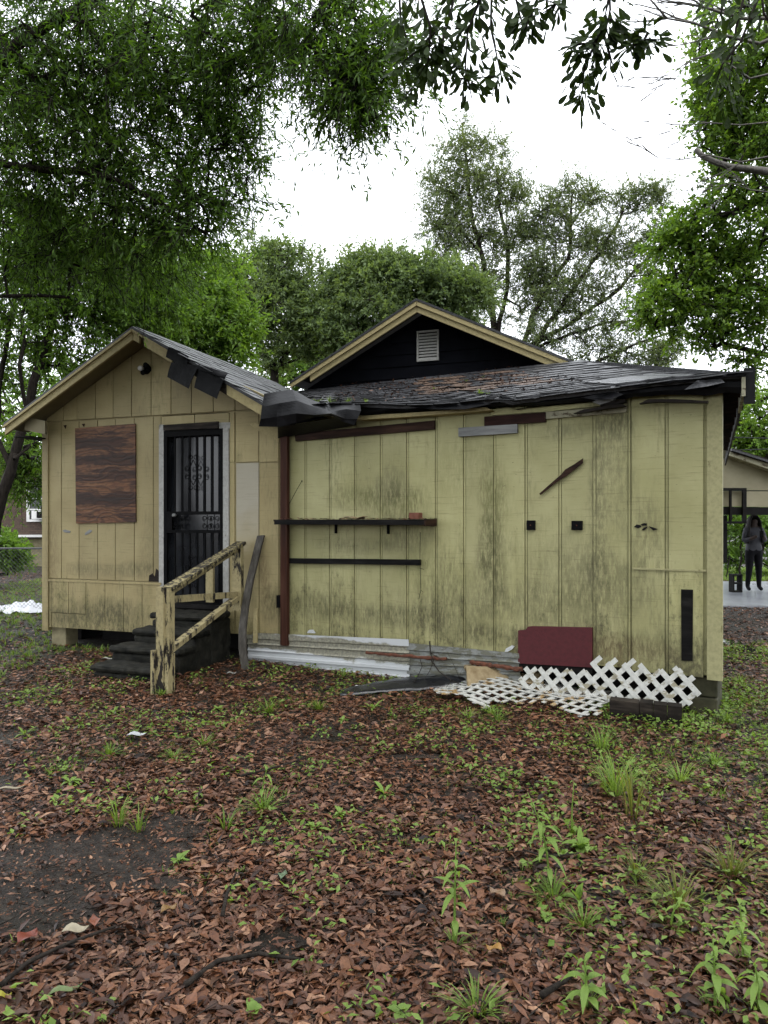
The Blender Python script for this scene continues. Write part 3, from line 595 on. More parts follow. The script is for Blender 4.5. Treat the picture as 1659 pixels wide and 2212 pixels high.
ribs = [(0, .012), (.17, .012), (.20, 0), (.30, 0), (.34, .016), (.37, .0), (.50, 0), (.54, .016), (.57, 0), (.68, .004), (.70, .02), (.76, .02), (.78, .002), (.9, .004), (.93, .018), (1, .02)]
sheet(((535, 1366), (884, 1381)), ((537, 1436), (886, 1468)), ribs, M['metalw'], 'white ribbed metal skirting sheet, dirty in the middle', .055)
sheet(((880, 1388), (1122, 1411)), ((882, 1474), (1126, 1470)), ribs, M['metalg'], 'dull grey ribbed metal skirting sheet', .045)
part(MB().fpx(FB, [(1119, 1433), (1279, 1442), (1279, 1356), (1149, 1353), (1140, 1354), (1135, 1361), (1119, 1362)], .024, .056), 'maroon_board', M['maroon'], label='maroon painted board at the foot of the wall')
part(MB().fpx(FB, [(1121, 1446), (1279, 1455), (1279, 1443), (1121, 1434)], .02, .050), 'sill_board', M['timber'])
for q in ([(663, 1367), (667, 1361), (674, 1361), (679, 1368)], [(1090, 1408), (1093, 1401), (1104, 1395), (1110, 1397), (1106, 1403), (1096, 1408)]):
    part(MB().fpx(FB, q, .045, .072), 'metal_tab', M['metalw'])
def rusty(a, b, n, r, base):
    pts = []; rr = []
    for i in range(n):
        s = i / (n - 1); x = a[0] * (1 - s) + b[0] * s; y = a[1] * (1 - s) + b[1] * s
        pts.append(FB.px(x, y + rnd.uniform(-1.2, 1.2), base)); rr.append(r * rnd.uniform(.6, 1.3))
    return MB().tube(pts, rr, 7)
part(rusty((791, 1410), (965, 1424), 26, .017, .10), 'rusty_pipe', M['rust'])
part(rusty((1015, 1431), (1128, 1446), 22, .022, .085), 'rusty_pipe', M['rust'])
m = rusty((600, 1384), (603, 1392), 3, .008, .03)

# --- wing roof
roofA = empty('_', (0, 0, 0)); bpy.data.objects.remove(roofA)
def slopeA(u0, u1, n0, n1, drop0, drop1):
    return [FA.pt(u0, roofz(u0, drop0), n1), FA.pt(u1, roofz(u1, drop0), n1), FA.pt(u1, roofz(u1, drop0), n0), FA.pt(u0, roofz(u0, drop0), n0)], \
           [FA.pt(u0, roofz(u0, drop1), n1), FA.pt(u1, roofz(u1, drop1), n1), FA.pt(u1, roofz(u1, drop1), n0), FA.pt(u0, roofz(u0, drop1), n0)]
m = MB(); m.prism(*slopeA(le_u, peak_u, -3.2, .37, .0, .035)); m.prism(*slopeA(peak_u + 1e-4, re_u + .05, -3.2, .37, .0, .035))
roofA = part(m, 'roof', M['shingle'], label='gable roof of the wing in dark shingles')
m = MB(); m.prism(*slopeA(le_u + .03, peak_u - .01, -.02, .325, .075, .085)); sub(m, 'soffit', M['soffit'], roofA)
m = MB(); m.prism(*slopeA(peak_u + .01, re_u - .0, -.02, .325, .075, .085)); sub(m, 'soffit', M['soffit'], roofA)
def rake(u0, u1, d0, d1, n0, n1, name, mat, par):
    sub(MB().fpoly(FA, [(u0, roofz(u0, d1)), (u1, roofz(u1, d1)), (u1, roofz(u1, d0)), (u0, roofz(u0, d0))], n0, n1), name, mat, par)
rake(le_u + .02, peak_u - .003, .037, .155, .33, .362, 'rake_board', M['trim'], roofA)
rake(le_u + .0, peak_u - .003, .036, .066, .364, .385, 'drip_board', M['trim'], roofA)
ra1 = FA.uz(372, 780, .36)[0]; rb0, rb1 = FA.uz(490, 820, .36)[0], re_u
rake(peak_u + .003, peak_u + .09, .037, .155, .33, .362, 'rake_board', M['trim'], roofA)
rake(peak_u + .16, ra1, .037, .155, .33, .362, 'rake_board', M['trim'], roofA)
rake(peak_u + .003, ra1, .036, .062, .364, .380, 'drip_board', M['trim'], roofA)
rake(ra1 + .002, rb0 - .002, .037, .155, .31, .345, 'rake_board', M['rot'], roofA)
rake(rb0, rb1, .037, .150, .33, .362, 'rake_board', M['trim'], roofA)
# boxed eave return at the left
zE = roofz(le_u, .15)
part(MB().fpx(FA, [(53, 929), (97, 938), (97, 909), (53, 900)], .25, .28), 'eave_return', M['soffit'])
zE = FA.uz(97, 940, .28)[1]; f = [FA.pt(le_u + .10, zE, .30), FA.pt(uL + .05, zE, .30), FA.pt(uL + .05, zE, -2.5), FA.pt(le_u + .10, zE, -2.5)]
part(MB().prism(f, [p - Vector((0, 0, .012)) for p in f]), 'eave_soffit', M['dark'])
part(MB().fpx(FA, [(540, 917), (548, 913), (604, 928), (602, 953), (560, 932)], .03, .045), 'torn_eave_board', M['trim'])
# shingle tabs on the right slope of the wing
sv = Vector((FA.d.x, FA.d.y, -sl_r)).normalized(); rv = Vector((-FA.n.x, -FA.n.y, 0)); up3 = rv.cross(sv); up3 = up3 if up3.z > 0 else -up3
slen = (re_u + .05 - peak_u) * math.sqrt(1 + sl_r ** 2); O = FA.pt(peak_u, peak_z - .10 + .10, .37)
rows = 13; ex = slen / rows; tw = .27
tabm = MB().box((0, 0, 0), (tw / 2 - .003, 0, 0), (0, ex * .56, 0), (0, 0, .0035)); tme = bpy.data.meshes.new('shingle'); tme.from_pydata(tabm.v, [], tabm.f)
tmes = []
for mm in ('shingle', 'shingle2', 'shingle'):
    q = tme.copy(); q.materials.append(M[mm]); tmes.append(q)
def place_tab(me, c, ax, ay, tilt, parent):
    az = ax.cross(ay).normalized()
    o = bpy.data.objects.new('shingle', me); C.objects.link(o); o.parent = parent
    mtx = Matrix.Identity(4)
    for i, a in enumerate((ax.normalized(), ay.normalized(), az)):
        for k in range(3): mtx[k][i] = a[k]
    mtx = Matrix.Translation(c) @ mtx @ Matrix.Rotation(tilt, 4, 'X') @ Matrix.Rotation(rnd.uniform(-.02, .02), 4, 'Z')
    o.matrix_basis = mtx
    return o
for r_ in range(rows):
    for k in range(10):
        s = (r_ + .5) * ex; v = (k + .5) * tw - (tw / 2 if r_ % 2 else 0) + rnd.uniform(-.01, .01) + .06
        place_tab(rnd.choice(tmes), O + sv * s + rv * v + up3 * (.007 + rnd.uniform(0, .006)), -rv, sv * -1, rnd.uniform(.02, .05), roofA)
# loose shingle flaps over the rake
def flap(q, name, off0=.372, drop=.03):
    P = [FA.px(x, y, off0 + dn) for (x, y, dn) in q]
    def f(i, j):
        a, b = i / 6, j / 5
        p = (P[0] * (1 - a) + P[1] * a) * (1 - b) + (P[3] * (1 - a) + P[2] * a) * b
        return p + nA3 * (.012 * math.sin(b * 2.2) + .004 * math.sin(a * 6 + b * 3))
    o = part(MB().grid(f, 6, 5), name, M['felt']); so = o.modifiers.new('t', 'SOLIDIFY'); so.thickness = .006; return o
flap([(366, 748, 0), (408, 770, 0), (404, 797, .03), (360, 772, .03)], 'loose_shingle')
flap([(371, 783, .04), (430, 790, .03), (409, 840, .06), (363, 815, .06)], 'loose_shingle')
flap([(432, 793, 0), (488, 812, 0), (470, 862, .05), (421, 838, .05)], 'loose_shingle')
flap([(430, 786, .01), (492, 808, .01), (488, 818, .03), (428, 797, .03)], 'loose_shingle')

# --- main gable behind
FM = Frame(FA.o.x - FA.n.x * 1.6, FA.o.y - FA.n.y * 1.6, 19.2)
RO = .32
mp_u, mp_z = FM.uz(900, 645, RO); ml_u, ml_z = FM.uz(628, 824, RO); mr_u, mr_z = FM.uz(1244, 782, RO)
ms_l = (mp_z - ml_z) / (mp_u - ml_u); ms_r = (mp_z - mr_z) / (mr_u - mp_u)
def mz(u, d=0): return mp_z - d - (ms_r * (u - mp_u) if u > mp_u else ms_l * (mp_u - u))
zmb = FM.uz(940, 850)[1] - .25
gable = part(MB().fpoly(FM, [(ml_u + .1, zmb), (mr_u + .3, zmb), (mr_u - .05, mz(mr_u - .05, .1)), (mp_u, mz(mp_u, .1)), (ml_u + .1, mz(ml_u + .1, .1))], -.1, 0), 'gable_wall', M['black'])
k = 0; z = zmb
while z < mp_z - .2:                         # lapped boards
    z1 = z + .155
    uA = max(ml_u + .08, mp_u - (mp_z - .1 - z1) / ms_l); uB = min(mr_u + .1, mp_u + (mp_z - .1 - z1) / ms_r)
    if uB - uA > .1:
        sub(MB().prism([FM.pt(uA - .05, z, .024), FM.pt(uB + .05, z, .024), FM.pt(uB, z1, .010), FM.pt(uA, z1, .010)], [FM.pt(uA - .05, z, .002), FM.pt(uB + .05, z, .002), FM.pt(uB, z1, .001), FM.pt(uA, z1, .001)]), 'clapboard', M['black'], gable)
    z = z1 + .0015
m = MB()
def slopeM(u0, u1, n0, n1, d0, d1):
    f = lambda d: [FM.pt(u0, mz(u0, d), n1), FM.pt(u1, mz(u1, d), n1), FM.pt(u1, mz(u1, d), n0), FM.pt(u0, mz(u0, d), n0)]
    return f(d0), f(d1)
m.prism(*slopeM(ml_u, mp_u, -6.5, RO + .02, 0, .03)); m.prism(*slopeM(mp_u + 1e-4, mr_u, -6.5, RO + .02, 0, .03))
roofM = part(m, 'roof', M['shingle'], label='main gable roof with yellow rake boards')
m = MB()
for i in range(13):                           # soffit boards on the left
    u0 = ml_u + .15 + (mp_u - ml_u - .15) * i / 13; u1 = ml_u + .15 + (mp_u - ml_u - .15) * (i + 1) / 13 - .008
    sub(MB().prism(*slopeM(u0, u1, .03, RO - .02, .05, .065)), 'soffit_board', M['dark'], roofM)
def mrake(u0, u1, d0, d1, n0, n1, nm):
    sub(MB().fpoly(FM, [(u0, mz(u0, d1)), (u1, mz(u1, d1)), (u1, mz(u1, d0)), (u0, mz(u0, d0))], n0, n1), nm, M['trim'], roofM)
for a, b in ((ml_u + .0, mp_u - .002), (mp_u + .002, mr_u)):
    mrake(a, b, .032, .088, RO - .02, RO + .012, 'upper_rake_board'); 
for a, b in ((ml_u + .28, mp_u - .002), (mp_u + .002, mr_u - .04)):
    mrake(a, b, .090, .165, RO - .045, RO - .012, 'lower_rake_board')
# louvred vent
v0 = FM.uz(901, 782, .03); v1 = FM.uz(948, 712, .03)
vent = part(MB().fpoly(FM, [(v0[0], v0[1]), (v0[0] + .022, v0[1]), (v0[0] + .022, v1[1]), (v0[0], v1[1])], .02, .05)
            .fpoly(FM, [(v1[0] - .022, v0[1]), (v1[0], v0[1]), (v1[0], v1[1]), (v1[0] - .022, v1[1])], .02, .05)
            .fpoly(FM, [(v0[0] + .022, v0[1]), (v1[0] - .022, v0[1]), (v1[0] - .022, v0[1] + .022), (v0[0] + .022, v0[1] + .022)], .02, .05)
            .fpoly(FM, [(v0[0] + .022, v1[1] - .022), (v1[0] - .022, v1[1] - .022), (v1[0] - .022, v1[1]), (v0[0] + .022, v1[1])], .02, .05), 'gable_vent', M['white'])
nl = 9
for i in range(nl):
    z0 = v0[1] + .024 + (v1[1] - v0[1] - .05) * i / nl; hh = (v1[1] - v0[1] - .05) / nl
    sub(MB().prism([FM.pt(v0[0] + .022, z0, .046), FM.pt(v1[0] - .022, z0, .046), FM.pt(v1[0] - .022, z0 + hh * .75, .026), FM.pt(v0[0] + .022, z0 + hh * .75, .026)],
                   [FM.pt(v0[0] + .022, z0 - .004, .040), FM.pt(v1[0] - .022, z0 - .004, .040), FM.pt(v1[0] - .022, z0 + hh * .75 - .004, .022), FM.pt(v0[0] + .022, z0 + hh * .75 - .004, .022)]), 'louvre', M['white'], vent)

# --- low roof over the long wall
FRp = W(1612, 806, 5.62); 
e_px = [(600, 884), (700, 872), (790, 872), (850, 876), (960, 872), (1040, 866), (1075, 858), (1110, 866), (1180, 856), (1290, 842), (1390, 829), (1500, 817), (1612, 806)]
def eave(s):                                   # front edge of the low roof, sagging
    x = 600 + s * 1012
    for (a, b) in zip(e_px[:-1], e_px[1:]):
        if a[0] <= x <= b[0] + 1e-6:
            y = a[1] + (b[1] - a[1]) * (x - a[0]) / (b[0] - a[0]); break
    y += 3.2 * mn.noise(Vector((x * .035, 4, 1))) + 1.6 * mn.noise(Vector((x * .11, 2, 6)))
    return FB.px(x, y, .20)
EV = [eave(i / 60) for i in range(61)]
BLp = FM.pt(ml_u - .55, FM.uz(670, 845)[1] + .0, -.02); BRp = FM.pt(mr_u + .06, mz(mr_u) + .02, .30)
FLx = FB.pt(-.30, EV[0].z + .06, -.10)
def low(s, t):                                 # s along the eave, t up the slope
    i = min(max(s, 0) * 60, 59.999); a = EV[int(i)]; b = EV[int(i) + 1]; e = a + (b - a) * (i - int(i))
    if s < 0: e = EV[0] + (FLx - EV[0]) * (-s / .2)
    r = BLp + (BRp - BLp) * ((s + .2) / 1.2)
    r.z += .0
    p = e + (r - e) * t
    p.z -= .05 * math.sin(math.pi * t) * (1 if s > .1 else .5)
    return p
NS, NTt = 48, 10
m = MB(); top = lambda i, j: low(-.2 + 1.2 * i / NS, j / NTt)
m.grid(top, NS, NTt)
lowroof = part(m, 'low_roof', M['shingle'], label='low sagging shingle roof with torn edge over the long wall')
so = lowroof.modifiers.new('t', 'SOLIDIFY'); so.thickness = .035; so.offset = -1
rowsL = 15
for r_ in range(rowsL):
    n = 19
    for k in range(n):
        s0_ = -.06 + 1.06 * (k - (.5 if r_ % 2 else 0)) / n; s1_ = s0_ + 1.06 / n - .0045
        if s0_ < -.1 or s1_ > 1.005: continue
        t0, t1 = max(0, r_ / rowsL - .012), min(1, (r_ + 1) / rowsL + .01)
        if r_ == 0: t0 = -.035 - .03 * max(0, mn.noise(Vector((k * .7, 2, 5))))
        l0 = .013 + rnd.uniform(0, .008); l1 = .003
        zv = Vector((0, 0, 1))
        A_, B_, C_, D_ = low(s0_, t0) + zv * l0, low(s1_, t0) + zv * l0, low(s1_, t1) + zv * l1, low(s0_, t1) + zv * l1
        mm = 'shingle'
        nv = mn.noise(Vector((s0_ * 5, t0 * 4, 1.7))) + rnd.uniform(-.25, .25)
        if nv > .15: mm = 'shingle2'
        if .35 < s0_ < .72 and t0 > .45 and rnd.random() < .6: mm = 'shingle3'
        sub(MB().prism([A_, B_, C_, D_], [p - zv * .006 for p in (A_, B_, C_, D_)]), 'shingle', M[mm], lowroof)
# bright new shingle patch
for k in range(7):
    s0_ = .735 + .025 * k; A_ = [low(s0_, .04 - .002 * k), low(s0_ + .0235, .04), low(s0_ + .0235, .26), low(s0_, .26)]
    zv = Vector((0, 0, .026)); sub(MB().prism([p + zv for p in A_], [p + zv * .7 for p in A_]), 'patch_shingle', M['shingle2'], lowroof)
# right slope running back
br2 = BRp + backA * 6; fr2 = EV[-1] + back * 8.2 + Vector((0, 0, .0))
part(MB().prism([BRp, EV[-1], fr2, br2], [p - Vector((0, 0, .04)) for p in (BRp, EV[-1], fr2, br2)]), 'side_roof', M['shingle'])
# rafter tails and fascia seen under the right eave
for k in range(9):
    e = EV[-1] + back * (.35 + .62 * k) - Vector((0, 0, .09)); w_ = s0 + back * (.45 + .62 * k)
    part(MB().bar((e.x, e.y, e.z), (w_.x - .1, w_.y, e.z + .10), .045, .10), 'rafter_tail', M['dkboard'])
part(MB().bar(EV[-1] + Vector((-.015, .02, -.10)), EV[-1] + back * 1.1 + Vector((-.015, .0, -.10)), .022, .13), 'side_fascia', M['paleboard'])
part(MB().bar(EV[-1] + back * 1.25 + Vector((-.015, .0, -.11)), EV[-1] + back * 7.8 + Vector((-.015, .0, -.10)), .022, .15), 'side_fascia', M['rot'])
q = EV[-1]; part(MB().box(q + Vector((.03, .01, -.10)), (.035, -.02, 0), (.01, .02, 0), (0, 0, .14)), 'fascia_stub', M['felt'])
part(MB().box(q + Vector((-.025, -.008, -.11)), (.012, -.007, 0), (.005, .01, 0), (0, 0, .075)), 'fascia_end', M['paleboard'])
# eave underside, dark fascia and hanging felt
m = MB()
dk_px = [(600, 930), (700, 903), (780, 897), (930, 887), (1060, 880), (1180, 876), (1300, 867), (1400, 858), (1500, 855), (1612, 852)]
def dk(x): return next(a[1] + (b[1] - a[1]) * (x - a[0]) / (b[0] - a[0]) for a, b in zip(dk_px[:-1], dk_px[1:]) if a[0] <= x <= b[0] + 1e-6)
def fasc(i, j):
    x = 600 + 1012 * i / 50; e = eave(i / 50); lo = FB.px(x, dk(x) - 2 + 5 * mn.noise(Vector((i * .45, 1, 2))) + 4 * mn.noise(Vector((i * 1.7, 4, 2))), .12)
    p = e + (lo - e) * (j / 3); p.z -= .02 * (j == 0)
    return p + Vector((FB.n.x, FB.n.y, 0)) * (-.03 * (j < 2) + .012 * mn.noise(Vector((i * .6, j, 5))))
o = part(m.grid(fasc, 50, 3), 'fascia', M['felt']); so = o.modifiers.new('t', 'SOLIDIFY'); so.thickness = .012; so.offset = 1
nB3 = Vector((FB.n.x, FB.n.y, 0)); dB3 = Vector((FB.d.x, FB.d.y, 0))
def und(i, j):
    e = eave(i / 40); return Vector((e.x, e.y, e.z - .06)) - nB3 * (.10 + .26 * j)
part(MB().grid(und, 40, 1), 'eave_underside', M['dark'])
def ragged(x0, x1, ytop, hang, seed, name, mat, off=.215, n=26):
    def f(i, j):
        s = i / n; x = x0 + (x1 - x0) * s; y = ytop(x)
        p = FB.px(x, y, off)
        h = hang * (.45 + .75 * abs(mn.noise(Vector((s * 6 + seed, 2, seed)))) + .35 * abs(mn.noise(Vector((s * 23, 7, seed)))))
        return p + nB3 * (.02 * math.sin(s * 17 + seed) * j / 3 + .01) + Vector((0, 0, .02 - h * j / 3))
    o = part(MB().grid(f, n, 3), name, mat, smooth=True); q = o.modifiers.new('t', 'SOLIDIFY'); q.thickness = .004; return o
yl = lambda x: next(a[1] + (b[1] - a[1]) * (x - a[0]) / (b[0] - a[0]) for a, b in zip(e_px[:-1], e_px[1:]) if a[0] <= x <= b[0])
ragged(760, 1075, yl, .045, 3.3, 'hanging_felt', M['felt'])
ragged(1085, 1320, yl, .04, 9.1, 'hanging_felt', M['felt'])
ragged(1330, 1608, yl, .065, 5.7, 'hanging_felt', M['felt'])
part(MB().fpx(FB, [(690, 899), (770, 899), (930, 889), (1050, 880), (1062, 886), (930, 897), (778, 907)], .02, .14), 'eave_trim', M['trim'])
part(MB().fpx(FB, [(1060, 884), (1180, 878), (1330, 866), (1330, 873), (1180, 889), (1062, 897)], .02, .05), 'eave_trim', M['sidB'])
for q in ([(1238, 893), (1262, 884), (1300, 878), (1345, 872), (1352, 877), (1300, 884), (1262, 891)], [(1280, 868), (1300, 858), (1335, 846), (1338, 852), (1318, 868), (1296, 874)], [(1295, 876), (1320, 866), (1350, 862), (1352, 868), (1322, 876)], [(1380, 872), (1400, 862), (1460, 862), (1530, 866), (1528, 870), (1420, 868)]):
    part(MB().fpx(FB, q, .10, .165), 'splintered_wood', M['rot'] if q[0][0] != 1280 else M['greyboard'])
# black sheet bunched over the inner corner
ctrl = [[(571, 851, .34), (600, 846, .26), (632, 842, .18), (668, 862, .10), (700, 874, .18), (740, 873, .24), (778, 872, .26)],
        [(566, 880, .42), (600, 872, .42), (640, 866, .34), (680, 880, .30), (715, 890, .36), (748, 884, .36), (780, 888, .33)],
        [(563, 905, .45), (598, 900, .40), (640, 893, .44), (680, 896, .37), (716, 893, .42), (748, 905, .36), (772, 905, .36)],
        [(559, 921, .42), (600, 922, .36), (640, 912, .38), (680, 901, .30), (716, 897, .35), (744, 912, .34), (765, 918, .34)]]
def tarp(i, j):
    a, b = i / 24 * 6, j / 12 * 3; i0, j0 = min(int(a), 5), min(int(b), 2); fa, fb = a - i0, b - j0
    c = [sum(w * ctrl[j0 + dj][i0 + di][k] for di, dj, w in ((0, 0, (1 - fa) * (1 - fb)), (1, 0, fa * (1 - fb)), (0, 1, (1 - fa) * fb), (1, 1, fa * fb))) for k in range(3)]
    return FB.px(c[0], c[1], c[2] + .006 * mn.noise(Vector((a * 1.3 - b * .5, b, 8))))
o = part(MB().grid(tarp, 24, 12), 'roof_sheet', M['felt'], label='black roofing sheet bunched over the inner corner')
so = o.modifiers.new('t', 'SOLIDIFY'); so.thickness = .004
tears = [[(1478, 842, .24), (1505, 822, .23), (1556, 818, .23), (1566, 826, .26), (1530, 834, .27)], [(880, 878, .22), (960, 875, .22), (1030, 869, .22), (1062, 872, .25), (1005, 884, .26), (930, 884, .24)], [(1255, 858, .22), (1330, 846, .22), (1346, 852, .25), (1322, 862, .27), (1290, 864, .24)]]
for q in tears:
    P_ = [FB.px(*c_) for c_ in q]; o = part(MB().prism(P_, [p - nB3 * .005 for p in P_]), 'torn_felt', M['felt'] if q[0][0] != 1478 else M['shingle2'])
part(MB().grid(lambda i, j: FB.px(600 + i * 10, 905 + j * 8 + 18 * (1 - i / 17) - i * .6, .30 - .07 * j), 17, 3), 'felt_underlap', M['felt'])
# debris and moss on the roof
deb = []
for k in range(1500):
    s = rnd.uniform(.12, .78); t = rnd.betavariate(3.0, 1.6)
    if rnd.random() > .25 + .9 * max(0, mn.noise(Vector((s * 9, t * 5, 3.3)))+.2): continue
    deb.append(low(s, t) + Vector((0, 0, .02)))
P = np.array(deb); n = len(P)
D = unit(rng.normal(size=(n, 3)) * [1, 1, .15]); N = unit(rng.normal(size=(n, 3)) * .3 + [0, 0, 1])
o = link('roof_litter', leaf_mesh('roof_litter', P, D, N, rng.uniform(.03, .07, n), rng.uniform(.012, .025, n)), M['litter'], hroot, kind='stuff')
def tuft_arrays(c, n, L, spread, lean=(0, 0, 0), wd=.006):
    th = rng.uniform(0, 2 * math.pi, n); tilt = rng.uniform(.1, spread, n)
    D = np.stack([np.cos(th) * np.sin(tilt), np.sin(th) * np.sin(tilt), np.cos(tilt)], 1) + np.array(lean)
    P = np.array(c) + np.stack([np.cos(th), np.sin(th), th * 0], 1) * rng.uniform(0, L * .12, (n, 1))
    return P, unit(D), rng.uniform(.5, 1, n) * L
def blades(c, n, L, spread, wd=.006, lean=(0, 0, 0), droop=.35):
    P, D, Ln = tuft_arrays(c, n, L, spread, lean); Sd = unit(np.cross(D, [0, 0, 1]) + 1e-6)
    hd = unit(D * [1, 1, 0] + 1e-6); out = []; K = 4
    for k in range(K + 1):
        t = k / K; ctr = P + D * (Ln * t)[:, None] + (hd * 0.35 - np.array([0, 0, 1])) * (Ln * droop * t ** 2.4)[:, None]
        w = wd * (1 - t) ** .6 * (.6 + .4 * min(1, t * 5))
        out += [ctr + Sd * w / 2, ctr - Sd * w / 2]
    V = np.stack(out, 1).reshape(-1, 3); b = (np.arange(n) * (2 * (K + 1)))[:, None]
    Fq = np.concatenate([(b + np.array([[2 * k, 2 * k + 1, 2 * k + 3, 2 * k + 2]])) for k in range(K)], 1).ravel()
    return V, Fq
def merge_blades(lst):
    Vs, Fs, o = [], [], 0
    for V, Fq in lst: Vs.append(V); Fs.append(Fq + o); o += len(V)
    return np.concatenate(Vs), np.concatenate(Fs)
lst = [blades(low(s, t) + Vector((0, 0, .01)), n, L, 1.2, .006) for s, t, n, L in ((.475, .22, 40, .10), (.50, .25, 26, .08), (.11, .08, 30, .12), (.15, .10, 26, .10), (.08, .15, 20, .1), (.19, .06, 16, .08), (.42, .6, 14, .05), (.55, .75, 16, .06), (.62, .8, 12, .05))]
V, Fq = merge_blades(lst); link('roof_weeds', np_mesh('roof_weeds', V, Fq, 4), M['moss'], hroot, kind='stuff')

# things on the shelf
c = FB.pt(FB.uz(898, 1120, .14)[0], sz + .035, .14)
link('brick', None, None) if False else None
bm = MB().box(c, dB3 * .055, nB3 * .045, (0, 0, .033)); bm.build('brick', M['brickred'], label='broken red brick on the end of the dark shelf', category='brick', bevel=.005)
def scrap(i, j):
    u = FB.uz(765, 1120, .2)[0]; return FB.pt(u - .12 + .24 * i / 6 + .02 * math.sin(j), sz + .006 + .012 * math.sin(i * 1.3) + .012, .12 + .11 * j / 3)
o = MB().grid(scrap, 6, 3).build('paper_scrap', M['foam'], label='pale torn scrap lying on the dark shelf', category='scrap'); so = o.modifiers.new('t', 'SOLIDIFY'); so.thickness = .006
n = 160; s_ = rng.uniform(0, 1, n)
P = np.array([FB.pt(su0 + (su1 - su0) * s, sz + .006, rnd.uniform(.03, .24)) for s in s_]); D = unit(rng.normal(size=(n, 3)) * [1, 1, .1]); N = np.tile([0, 0, 1.], (n, 1)) + rng.normal(size=(n, 3)) * .3
link('leaf_debris', leaf_mesh('leaf_debris', P, D, N, rng.uniform(.03, .08, n), rng.uniform(.012, .025, n)), M['litter'], kind='stuff', label='dead leaf debris scattered on the wall shelf', category='debris')

# ------------------------------------------------------------------ steps, handrail, plank
wear = bpy.data.textures.new('wear', 'CLOUDS'); wear.noise_scale = .11; wear.noise_depth = 3
st = empty('concrete_steps', FA.pt((dl + dr) / 2, 0, .6), 'dark mossy concrete steps below the black security door', 'steps')
uc0, uc1 = dl - .12, dr + .10
zl_ = zbot - .06
for k in range(4):
    z1 = zl_ * (4 - k) / 4; n0 = .06 if k == 0 else .06 + .30 * k + .10
    n1 = .06 + .30 * (k + 1) + .10
    wl_ = FA.uz(*((322, 1323), (282, 1347), (233, 1392), (192, 1432))[k], n1 + .02)[0]; wr_ = uc1 + .03
    m = MB(); rr = []
    f = [FA.pt(wl_, z1, n0), FA.pt(wr_, z1, n0), FA.pt(wr_, z1, n1 + .025), FA.pt(wl_, z1, n1 + .025)]
    m.prism(f, [p - Vector((0, 0, .07)) for p in f])
    g = [FA.pt(wl_ + .02, z1 - .071, n0 - .03), FA.pt(wr_ - .02, z1 - .071, n0 - .03), FA.pt(wr_ - .02, z1 - .071, n1), FA.pt(wl_ + .02, z1 - .071, n1)]
    m.prism(g, [Vector((p.x, p.y, -.06)) for p in g])
    o = part(m, 'step', M['conc'], st, bevel=.03)
    ss = o.modifiers.new('s', 'SUBSURF'); ss.subdivision_type = 'SIMPLE'; ss.levels = ss.render_levels = 4
    dm = o.modifiers.new('d', 'DISPLACE'); dm.texture = wear; dm.strength = .035; dm.mid_level = .5; dm.texture_coords = 'GLOBAL'
hr = empty('wooden_handrail', G(354, 1500), 'peeling yellow wooden handrail leaning beside the dark steps', 'handrail')
nb_ = G(354, 1500); nwt = EYE - (1268 - HY) / F * nb_.y
xA = dA3; yA = nA3
part(MB().box((nb_.x, nb_.y, (nwt + .36) / 2 - .0), xA * .045, yA * .045, (0, 0, (nwt - .36) / 2 + .36 - (nwt + .36) / 2 + .0 if False else nwt / 2 - .18)) if False else MB().box((nb_.x - .012, nb_.y, nwt / 2 - .03), xA * .040, yA * .045, (0, 0, nwt / 2 + .03)), 'newel_post', M['rail'], hr)
part(MB().box((nb_.x + .055, nb_.y + .005, nwt / 2 + .19), xA * .022, yA * .042, (0, 0, nwt / 2 - .20)), 'newel_side_board', M['rail'], hr)
part(MB().box((nb_.x - .075, nb_.y - .005, .18), xA * .020, yA * .05, (0, 0, .24)), 'newel_side_board', M['rail'], hr)
part(MB().box((nb_.x + .056, nb_.y - .006, .16), xA * .022, yA * .05, (0, 0, .22)), 'newel_side_board', M['rail'], hr)
bp_ = FA.pt(FA.uz(514, 1200, .22)[0], 0, .22)
zt_ = EYE - (1178 - HY) / F * bp_.y; zl2 = EYE - (1318 - HY) / F * bp_.y
part(MB().box((bp_.x, bp_.y, (zt_ + zl2) / 2), xA * .055, yA * .03, (0, 0, (zt_ - zl2) / 2)), 'back_post', M['rail'], hr)
def rp(s, zz): return Vector((nb_.x + .03 + (bp_.x - nb_.x - .03) * s, nb_.y + (bp_.y - nb_.y) * s, zz))
a_, b_ = rp(.0, nwt - .02), rp(1.06, zt_ + .025)
part(MB().bar(a_, b_, .12, .035), 'top_rail', M['railtop'], hr)
part(MB().bar(rp(0, nwt - .065), rp(1.0, zt_ - .035), .035, .055), 'under_rail', M['rail'], hr)
part(MB().bar(rp(.02, EYE - (1296 - HY) / F * nb_.y), rp(1.0, EYE - (1284 - HY) / F * bp_.y), .03, .065), 'mid_rail', M['rail'], hr)
part(MB().bar(rp(.0, EYE - (1408 - HY) / F * nb_.y), rp(1.0, EYE - (1289 - HY) / F * bp_.y), .075, .05), 'lower_rail', M['rail'], hr)
mb_ = FA.pt(FA.uz(454, 1260, .10)[0], 0, .10)
part(MB().box((mb_.x, mb_.y, EYE - (1262 - HY) / F * mb_.y), xA * .048, yA * .02, (0, 0, .21)), 'far_post', M['rail'], hr)
